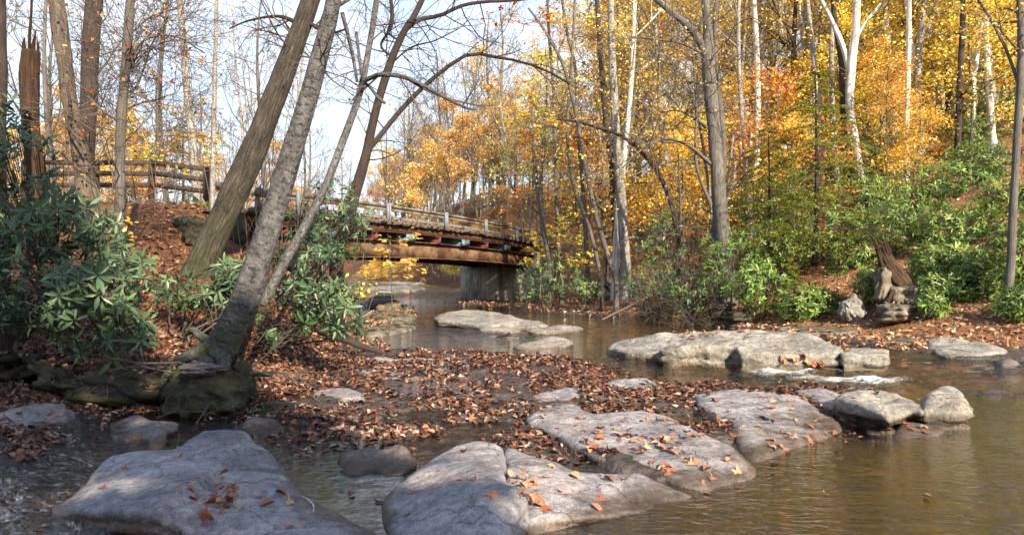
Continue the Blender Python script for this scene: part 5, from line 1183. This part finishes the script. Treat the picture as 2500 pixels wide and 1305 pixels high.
# grass by the fence
g = np.random.default_rng(5); N = 2600
blade = [(np.array([[-.03, 0, 0], [.03, 0, 0], [.0, .12, .6], [0, .4, 1.]]), np.array([[0, 1, 2], [0, 2, 3]])[:1].tolist()+[[0, 2, 3]])]
blade = [(blade[0][0], np.array(blade[0][1]))]
px = g.uniform(60, 560, N); Yy = g.uniform(15.6, 18.2, N); x = (px-CX)/F*Yy
leaf_obj('roadside_grass', blade, np.stack([x, Yy, T(x, Yy)], 1), rot_from(g.normal(0, .25, (N, 3))+[0, 0, 1], g.uniform(0, 6.28, N)), g.uniform(.1, .3, N), palette(N, [(.14,.16,.04),(.22,.20,.07),(.30,.25,.12)], g), M_CROWN, None, g)
bpy.data.objects['roadside_grass']['kind'] = 'stuff'; bpy.data.objects['roadside_grass']['label'] = 'tufts of green and straw grass along the fence'
N = 500; g = np.random.default_rng(15)
cc = np.array([P(640, 1000, 7.6), P(440, 1010, 7.55), P(130, 905, 9.6), P(60, 900, 9.6), P(500, 990, 7.45), P(270, 960, 8.4)])
q = cc[g.integers(0, 6, N)]+g.normal(0, 1, (N, 3))*[.14, .05, .03]
leaf_obj('bank_herbs', MEDLEAF, q, rot_from(g.normal(0, .4, (N, 3))+[0, -.3, 1], g.uniform(0, 6.28, N)), g.uniform(.02, .04, N), palette(N, [(.06,.14,.03),(.09,.20,.04)], g), M_CROWN, None, g)
bpy.data.objects['bank_herbs']['kind'] = 'stuff'; bpy.data.objects['bank_herbs']['label'] = 'tiny green herbs growing at the foot of the mossy ledge'

# ------------------------------------------------------------------ hemlock
def hemlock(label, px, Y, H, seed, name='hemlock', N=9000, group=None, cols=None, rad=.30, loc=None, cw=.055):
    g = np.random.default_rng(seed); q = base(px, Y) if loc is None else np.array(loc); root = thing(name, label, 'tree', tuple(q), group)
    b = Buf(); b.tube(smooth_path([[0, 0, 0], [.05, 0, H*.5], [0, 0, H]], 16), np.linspace(.012*H+.02, .008, 16), 8); b.build('trunk', M_DARK, root)
    b = Buf(); P_ = []; D_ = []
    nb = int(H*14)
    for i in range(nb):
        z = H*(.12+.86*(i/nb)**.9); L = H*rad*(1-z/H)**.75*g.uniform(.6, 1.2)+.15; a = g.uniform(0, 6.28); d = np.array([math.cos(a), math.sin(a), .12])
        tt = np.linspace(0, 1, 8); pts = np.array([0, 0, z])+d*L*tt[:, None]; pts[:, 2] -= .35*L*tt**2
        pts += g.normal(0, .02*L, (8, 3)); b.tube(pts, np.linspace(.010+.002*L, .003, 8), 3, cap_end=False)
        m = int(N/nb*(.4+L/(H*rad))); t = g.uniform(.15, 1, m)**.8; j = np.minimum((t*7).astype(int), 6); f = (t*7-j)[:, None]; c = pts[j]*(1-f)+pts[j+1]*f
        side = np.array([-d[1], d[0], 0]); w = g.uniform(-1, 1, m)*L*.42*(1.1-t); c = c+side*w[:, None]+np.abs(w)[:, None]*d*.45; c[:, 2] -= np.abs(w)*.25+g.uniform(0, .04, m)
        P_.append(c); D_.append(np.full(m, a))
    b.build('branches', M_TWIG, root)
    p = np.concatenate(P_); M_ = len(p)
    leaf_obj('foliage', FARLEAF, p, rot_from(g.normal(0, .35, (M_, 3))+[0, 0, 1.], g.uniform(0, 6.28, M_)), g.uniform(.7, 1.4, M_)*cw*1.6, palette(M_, cols or [(.24,.27,.05),(.34,.34,.06),(.16,.19,.04),(.46,.42,.08)], g), M_CROWN, root, g)
    return root
hemlock('feathery green young hemlock in the middle of the far bank', 1990, 20.5, 6.3, 1, N=13000, rad=.46, cw=.045)
hemlock('smaller hemlock leaning out just left of the feathery one', 1875, 21.5, 5.4, 2, N=8000, rad=.46, cw=.045)
hemlock('hemlock sapling low under the feathery one, over the shaded leaves', 1935, 18.7, 1.6, 3, N=2500)
hemlock('dark evergreen behind the pale trunk beyond the fence', 445, 30, 6.5, 4, N=8000)

# ------------------------------------------------------------------ the wood: prototypes, then copies
def forest_proto(name, label, H, r, lean, cols, nleaf, lsize, seed, bark, group, start=.35, lev=2, nb=14, spread=.28, low=0, up=.12, ang=(35, 60)):
    g = np.random.default_rng(seed); root = thing(name, label, 'tree', (0, 0, -50), group); b = Buf(); tips = []
    n = 16; tt = np.linspace(0, 1, n); pts = np.stack([lean*H*tt**1.5+.02*H*np.sin(tt*5+seed), .015*H*np.sin(tt*6+seed*2), H*tt], 1); rad = r*(1-.8*tt)+.01; rad[0] *= 1.3
    b.tube(pts, rad, 8, .08, seed)
    if H > 7: b.build('trunk', bark, root); b = Buf()
    for c in range(nb):
        t = start+(1-start)*(c+g.random())/nb; j = min(n-2, int(t*(n-1))); L = H*spread*(1.15-.8*(t-start)/(1-start))*g.uniform(.6, 1.2); a = g.uniform(0, 6.28)
        grow(b, tips, pts[j], [math.cos(a), math.sin(a), g.uniform(.2, .9)], L, rad[j]*.45, lev, g, 5, .7, .13, up, (25, 55), 5, .55, .25, .010)
    b.build('branches', bark, root)
    tp = np.array(tips)
    if nleaf:
        q = tp[g.integers(0, len(tp), nleaf)]+g.normal(0, 1, (nleaf, 3))*[.26, .26, .13]
        if low:
            m = int(nleaf*low); z = g.uniform(.12, .7, m)*H; rr = g.uniform(.2, 1, m)*H*.16; a = g.uniform(0, 6.28, m); q[:m] = np.stack([np.cos(a)*rr, np.sin(a)*rr, z], 1)
            q[:m, 2] = np.round(q[:m, 2]/.9)*.9+g.normal(0, .12, m)
        leaf_obj('crown', FARLEAF, q, rot_from(g.normal(0, .6, (nleaf, 3))+[0, 0, .8], g.uniform(0, 6.28, nleaf)), g.uniform(.45, 1.5, nleaf)*lsize, palette(nleaf, cols, g, .2), M_CROWN, root, g)
    return root
MIX1 = GOLD+GOLD+ORNG; 
protos = {
 'gold': [forest_proto('golden_beech', 'tall golden-leaved beech in the wood on the right-hand slope', 17, .20, .03, GOLD, 4800, .135, 101, M_PALE, 'golden beeches on the slope', .3, 2, 16),
          forest_proto('golden_beech', 'tall golden-leaved beech in the wood on the right-hand slope', 15, .16, -.05, GOLD+YELL, 5000, .135, 102, M_GREYB, 'golden beeches on the slope', .22, 2, 18, low=.2),
          forest_proto('golden_beech', 'tall golden-leaved beech in the wood on the right-hand slope', 19, .22, .01, GOLD+ORNG, 4600, .14, 103, M_PALE, 'golden beeches on the slope', .35, 2, 16)],
 'orange': [forest_proto('orange_oak', 'orange-leaved oak in the wood on the right-hand slope', 14, .17, .02, ORNG+GOLD, 5200, .135, 104, M_GREYB, 'orange oaks on the slope', .22, 2, 16, low=.2),
            forest_proto('orange_oak', 'orange-leaved oak in the wood on the right-hand slope', 18, .22, -.02, ORNG+GOLD+TAN, 4500, .14, 105, M_DARK, 'orange oaks on the slope', .35, 2, 16)],
 'yellow': [forest_proto('yellow_maple', 'bright yellow maple in the upper right of the wood', 15, .16, .02, YELL+GOLD+[(.5,.55,.08)], 7000, .14, 106, M_PALE, 'yellow maples at the right', .18, 2, 18, low=.3)],
 'under': [forest_proto('understory_beech', 'low golden understory beech between the trunks on the slope', 6, .05, .05, GOLD, 4500, .10, 107, M_GREYB, 'understory beeches on the slope', .2, 1, 16, .35, up=.0),
           forest_proto('understory_beech', 'low golden understory beech between the trunks on the slope', 5, .05, -.05, ORNG+GOLD, 4000, .10, 108, M_GREYB, 'understory beeches on the slope', .15, 1, 16, .38, up=.0)],
 'bare': [forest_proto('bare_tree', 'leafless grey tree in the wood along the valley', 17, .16, .0, TAN, 350, .13, 109, M_GREYB, 'leafless trees in the wood', .25, 3, 16, .26, up=.2),
          forest_proto('bare_tree', 'leafless grey tree in the wood along the valley', 15, .13, .03, TAN, 250, .13, 110, M_PALE, 'leafless trees in the wood', .3, 3, 14, .25, up=.2),
          forest_proto('bare_tree', 'leafless grey tree in the wood along the valley', 19, .2, -.02, TAN, 300, .13, 111, M_GREYB, 'leafless trees in the wood', .35, 3, 14, .25, up=.2)],
 'tan': [forest_proto('tan_oak', 'pale tan-leaved oak in the wood beyond the bridge and the road', 12, .16, .0, TAN+GOLD[:1], 9000, .15, 112, M_GREYB, 'tan oaks beyond the bridge', .25, 2, 18, .34),
         forest_proto('tan_oak', 'pale tan-leaved oak in the wood beyond the bridge and the road', 10, .13, .04, TAN+ORNG[:1], 6000, .15, 113, M_PALE, 'tan oaks beyond the bridge', .25, 2, 18, .36)],
 'pale': [forest_proto('pale_stem_tree', 'tall pale-stemmed tree with a sparse gold crown on the slope', 20, .15, .0, GOLD, 3500, .125, 114, M_WHITE, 'pale-stemmed trees on the slope', .5, 2, 12, .2),
          forest_proto('pale_stem_tree', 'tall pale-stemmed tree with a sparse gold crown on the slope', 18, .12, .02, GOLD, 3000, .125, 115, M_PALE, 'pale-stemmed trees on the slope', .5, 2, 12, .2)],
}
used = set(); counts = {k: 0 for k in protos}
def plant(kind, x, y, s=1., g=None):
    pl = protos[kind]; i = counts[kind] % len(pl); counts[kind] += 1; p = pl[i]
    loc = onground(x, y, -.15); rz = g.uniform(0, 6.28)
    if p.name not in used:
        used.add(p.name); p.location = loc; p.rotation_euler = (0, 0, rz); p.scale = (s, s, s); return p
    return dup(p, loc, rz, s)
g = np.random.default_rng(2024); placed = []
def try_plant(px, Yy, kinds, pk, mind=1.3, s=(.8, 1.15)):
    x = (px-CX)/F*Yy
    if any((x-a)**2+(Yy-b)**2 < mind**2 for a, b in placed): return False
    X_, Y_ = np.array([x]), np.array([Yy]); dr = sdf(X_, Y_, RIGHTP)[0]; dl = sdf(X_, Y_, LEFTP)[0]
    if max(dr, dl) < 1.2 or seg_dist(X_, Y_, ROAD, False)[0] < 3 or seg_dist(X_, Y_, ROAD2, False)[0] < 2.6: return False
    if abs(x-(A0[0]+bd[0]*((Yy-A0[1])/bd[1]))) < 5 and Yy < 36 and x < 3: return False
    placed.append((x, Yy)); plant(str(g.choice(kinds, p=pk)), x, Yy, g.uniform(*s), g); return True
def fillz(n, px0, px1, y0, y1, kinds, pk, mind=1.4, s=(.8, 1.15), p=1.6):
    k = 0; t = 0
    while k < n and t < n*20:
        t += 1; Yy = (y0**p+(y1**p-y0**p)*g.random())**(1/p)
        if try_plant(g.uniform(px0, px1), Yy, kinds, pk, mind, s): k += 1
fillz(58, 1450, 2620, 27, 60, ['gold', 'orange', 'pale', 'bare', 'tan'], [.36, .09, .32, .15, .08], 1.5)
fillz(34, 1450, 2620, 55, 95, ['gold', 'tan', 'pale', 'bare'], [.3, .2, .3, .2], 2)
fillz(26, 2150, 2650, 24, 60, ['yellow', 'pale', 'gold'], [.6, .28, .12], 1.5)
fillz(44, 1380, 2600, 23, 50, ['under'], [1.], 1.0, (.7, 1.3))
fillz(22, 1250, 1560, 36, 80, ['gold', 'bare', 'tan', 'orange', 'under'], [.25, .3, .25, .05, .15], 1.6, (.65, .95))
fillz(20, 2100, 2650, 24, 45, ['under'], [1.], 1.0, (.8, 1.4))
fillz(34, 1500, 2600, 26, 70, ['pale'], [1.], 1.0, (.8, 1.1))
fillz(26, 860, 1200, 40, 66, ['under', 'bare'], [.45, .55], .8, (.35, .6))
for i in range(18):
    px = g.uniform(870, 1140); Yy = g.uniform(60, 70); plant('under', (px-CX)/F*Yy, Yy, g.uniform(.25, .42), g)
fillz(30, 960, 1250, 62, 95, ['bare', 'tan'], [.7, .3], 1.3, (.95, 1.3))
fillz(18, 860, 1330, 85, 130, ['tan', 'gold'], [.8, .2], 2, (1., 1.3))
fillz(16, 500, 960, 62, 100, ['tan', 'bare'], [.6, .4], 1.6, (.7, 1.0))
fillz(10, 560, 980, 34, 52, ['bare', 'tan'], [.8, .2], 1.6, (.45, .75))
fillz(24, -120, 520, 36, 80, ['tan', 'bare'], [.65, .35], 2, (.6, 1.))
fillz(8, 40, 800, 23.5, 33, ['bare'], [1.], 1.5, (.55, .8))
fillz(10, 640, 1250, 40, 60, ['under', 'tan'], [.5, .5], 1.5, (.4, .6))
for k in protos:
    for p in protos[k]:
        if p.name not in used: plant(k, *(60., 70.), 1., g)
# unseen evergreens added behind the viewpoint to lay shade over the near creek
sh = []
SHN = 'shade_evergreen'
e0 = hemlock('unseen dense evergreen added on the rise behind the viewpoint to shade the near creek', 0, 1, 13, 90, name=SHN, N=15000, group='unseen evergreens added behind the viewpoint', rad=.24, loc=(3.0, -8., onground(3., -8.)[2]-.2), cw=.16)
for i, (x, y, s) in enumerate([(-1.5, -8.5, 1.05), (-6, -7, .95), (6.3, -9.5, .82), (9.4, -9.5, .50), (1.0, -12, 1.1), (4.6, -12.5, 1.0), (-4, -12, 1.1), (8, -13, .8)]):
    dup(e0, onground(x, y, -.2), i*1.3, s)
# ------------------------------------------------------------------ camera, sky, sun
cam = bpy.data.cameras.new('camera'); co = bpy.data.objects.new('camera', cam); col.objects.link(co)
cam.sensor_width = 36; cam.lens = F/2500*36; cam.shift_y = .005; cam.clip_start = .05; cam.clip_end = 3000
co.location = (0, 0, CZ); co.rotation_euler = (R(90), 0, 0); scene.camera = co
SUN = unit([.42, -.76, .50])
elev = math.asin(SUN[2])
sl = bpy.data.lights.new('sun', 'SUN'); sl.energy = 5.0; sl.angle = R(.5); sl.color = (1, .84, .62)
so = bpy.data.objects.new('sun', sl); col.objects.link(so); so.rotation_euler = Vector(SUN).to_track_quat('Z', 'Y').to_euler(); so.location = (0, 0, 60)
wd = bpy.data.worlds.new('World'); scene.world = wd; wd.use_nodes = True; t = wd.node_tree; t.nodes.clear()
o_ = t.nodes.new('ShaderNodeOutputWorld'); bg = t.nodes.new('ShaderNodeBackground'); sk = t.nodes.new('ShaderNodeTexSky')
sk.sky_type = 'NISHITA'; sk.sun_disc = False; sk.sun_elevation = elev; sk.sun_rotation = math.atan2(SUN[0], SUN[1]); sk.air_density = 1.0; sk.dust_density = 1.0
tc = t.nodes.new('ShaderNodeTexCoord'); mp = t.nodes.new('ShaderNodeMapping'); mp.inputs['Scale'].default_value = (1, 1, 2.6)
ns = t.nodes.new('ShaderNodeTexNoise'); ns.inputs['Scale'].default_value = 2.6; ns.inputs['Detail'].default_value = 8; ns.inputs['Roughness'].default_value = .62; ns.inputs['Distortion'].default_value = .3
cr = t.nodes.new('ShaderNodeValToRGB'); cr.color_ramp.elements[0].position = .38; cr.color_ramp.elements[0].color = (.60, .60, .60, 1); cr.color_ramp.elements[1].position = .62; cr.color_ramp.elements[1].color = (1, 1, 1, 1)
mx = t.nodes.new('ShaderNodeMix'); mx.data_type = 'RGBA'; mx.inputs[7].default_value = (4.0, 4.4, 5.0, 1)
t.links.new(tc.outputs['Generated'], mp.inputs[0]); t.links.new(mp.outputs[0], ns.inputs['Vector']); t.links.new(ns.outputs[0], cr.inputs[0])
sx = t.nodes.new('ShaderNodeSeparateXYZ'); t.links.new(tc.outputs['Generated'], sx.inputs[0])
lo_ = t.nodes.new('ShaderNodeMapRange'); lo_.interpolation_type = 'SMOOTHSTEP'; lo_.inputs[1].default_value = .30; lo_.inputs[2].default_value = .62; lo_.inputs[3].default_value = 1.; lo_.inputs[4].default_value = .10
t.links.new(sx.outputs[2], lo_.inputs[0])
mm = t.nodes.new('ShaderNodeMath'); mm.operation = 'MULTIPLY'; t.links.new(cr.outputs[0], mm.inputs[0]); t.links.new(lo_.outputs[0], mm.inputs[1])
t.links.new(mm.outputs[0], mx.inputs[0]); t.links.new(sk.outputs[0], mx.inputs[6]); t.links.new(mx.outputs[2], bg.inputs[0]); bg.inputs[1].default_value = .135
t.links.new(bg.outputs[0], o_.inputs[0])
vs = scene.view_settings; vs.view_transform = 'Standard'; vs.look = 'None'; vs.exposure = 1.05; vs.gamma = 1
scene.cycles.max_bounces = 7; scene.cycles.diffuse_bounces = 3; scene.cycles.glossy_bounces = 3; scene.cycles.transmission_bounces = 4; scene.cycles.transparent_max_bounces = 8
scene.cycles.use_adaptive_sampling = True; scene.cycles.adaptive_threshold = .015; scene.cycles.use_denoising = True
scene.cycles.caustics_reflective = False; scene.cycles.caustics_refractive = False; scene.cycles.sample_clamp_indirect = 6
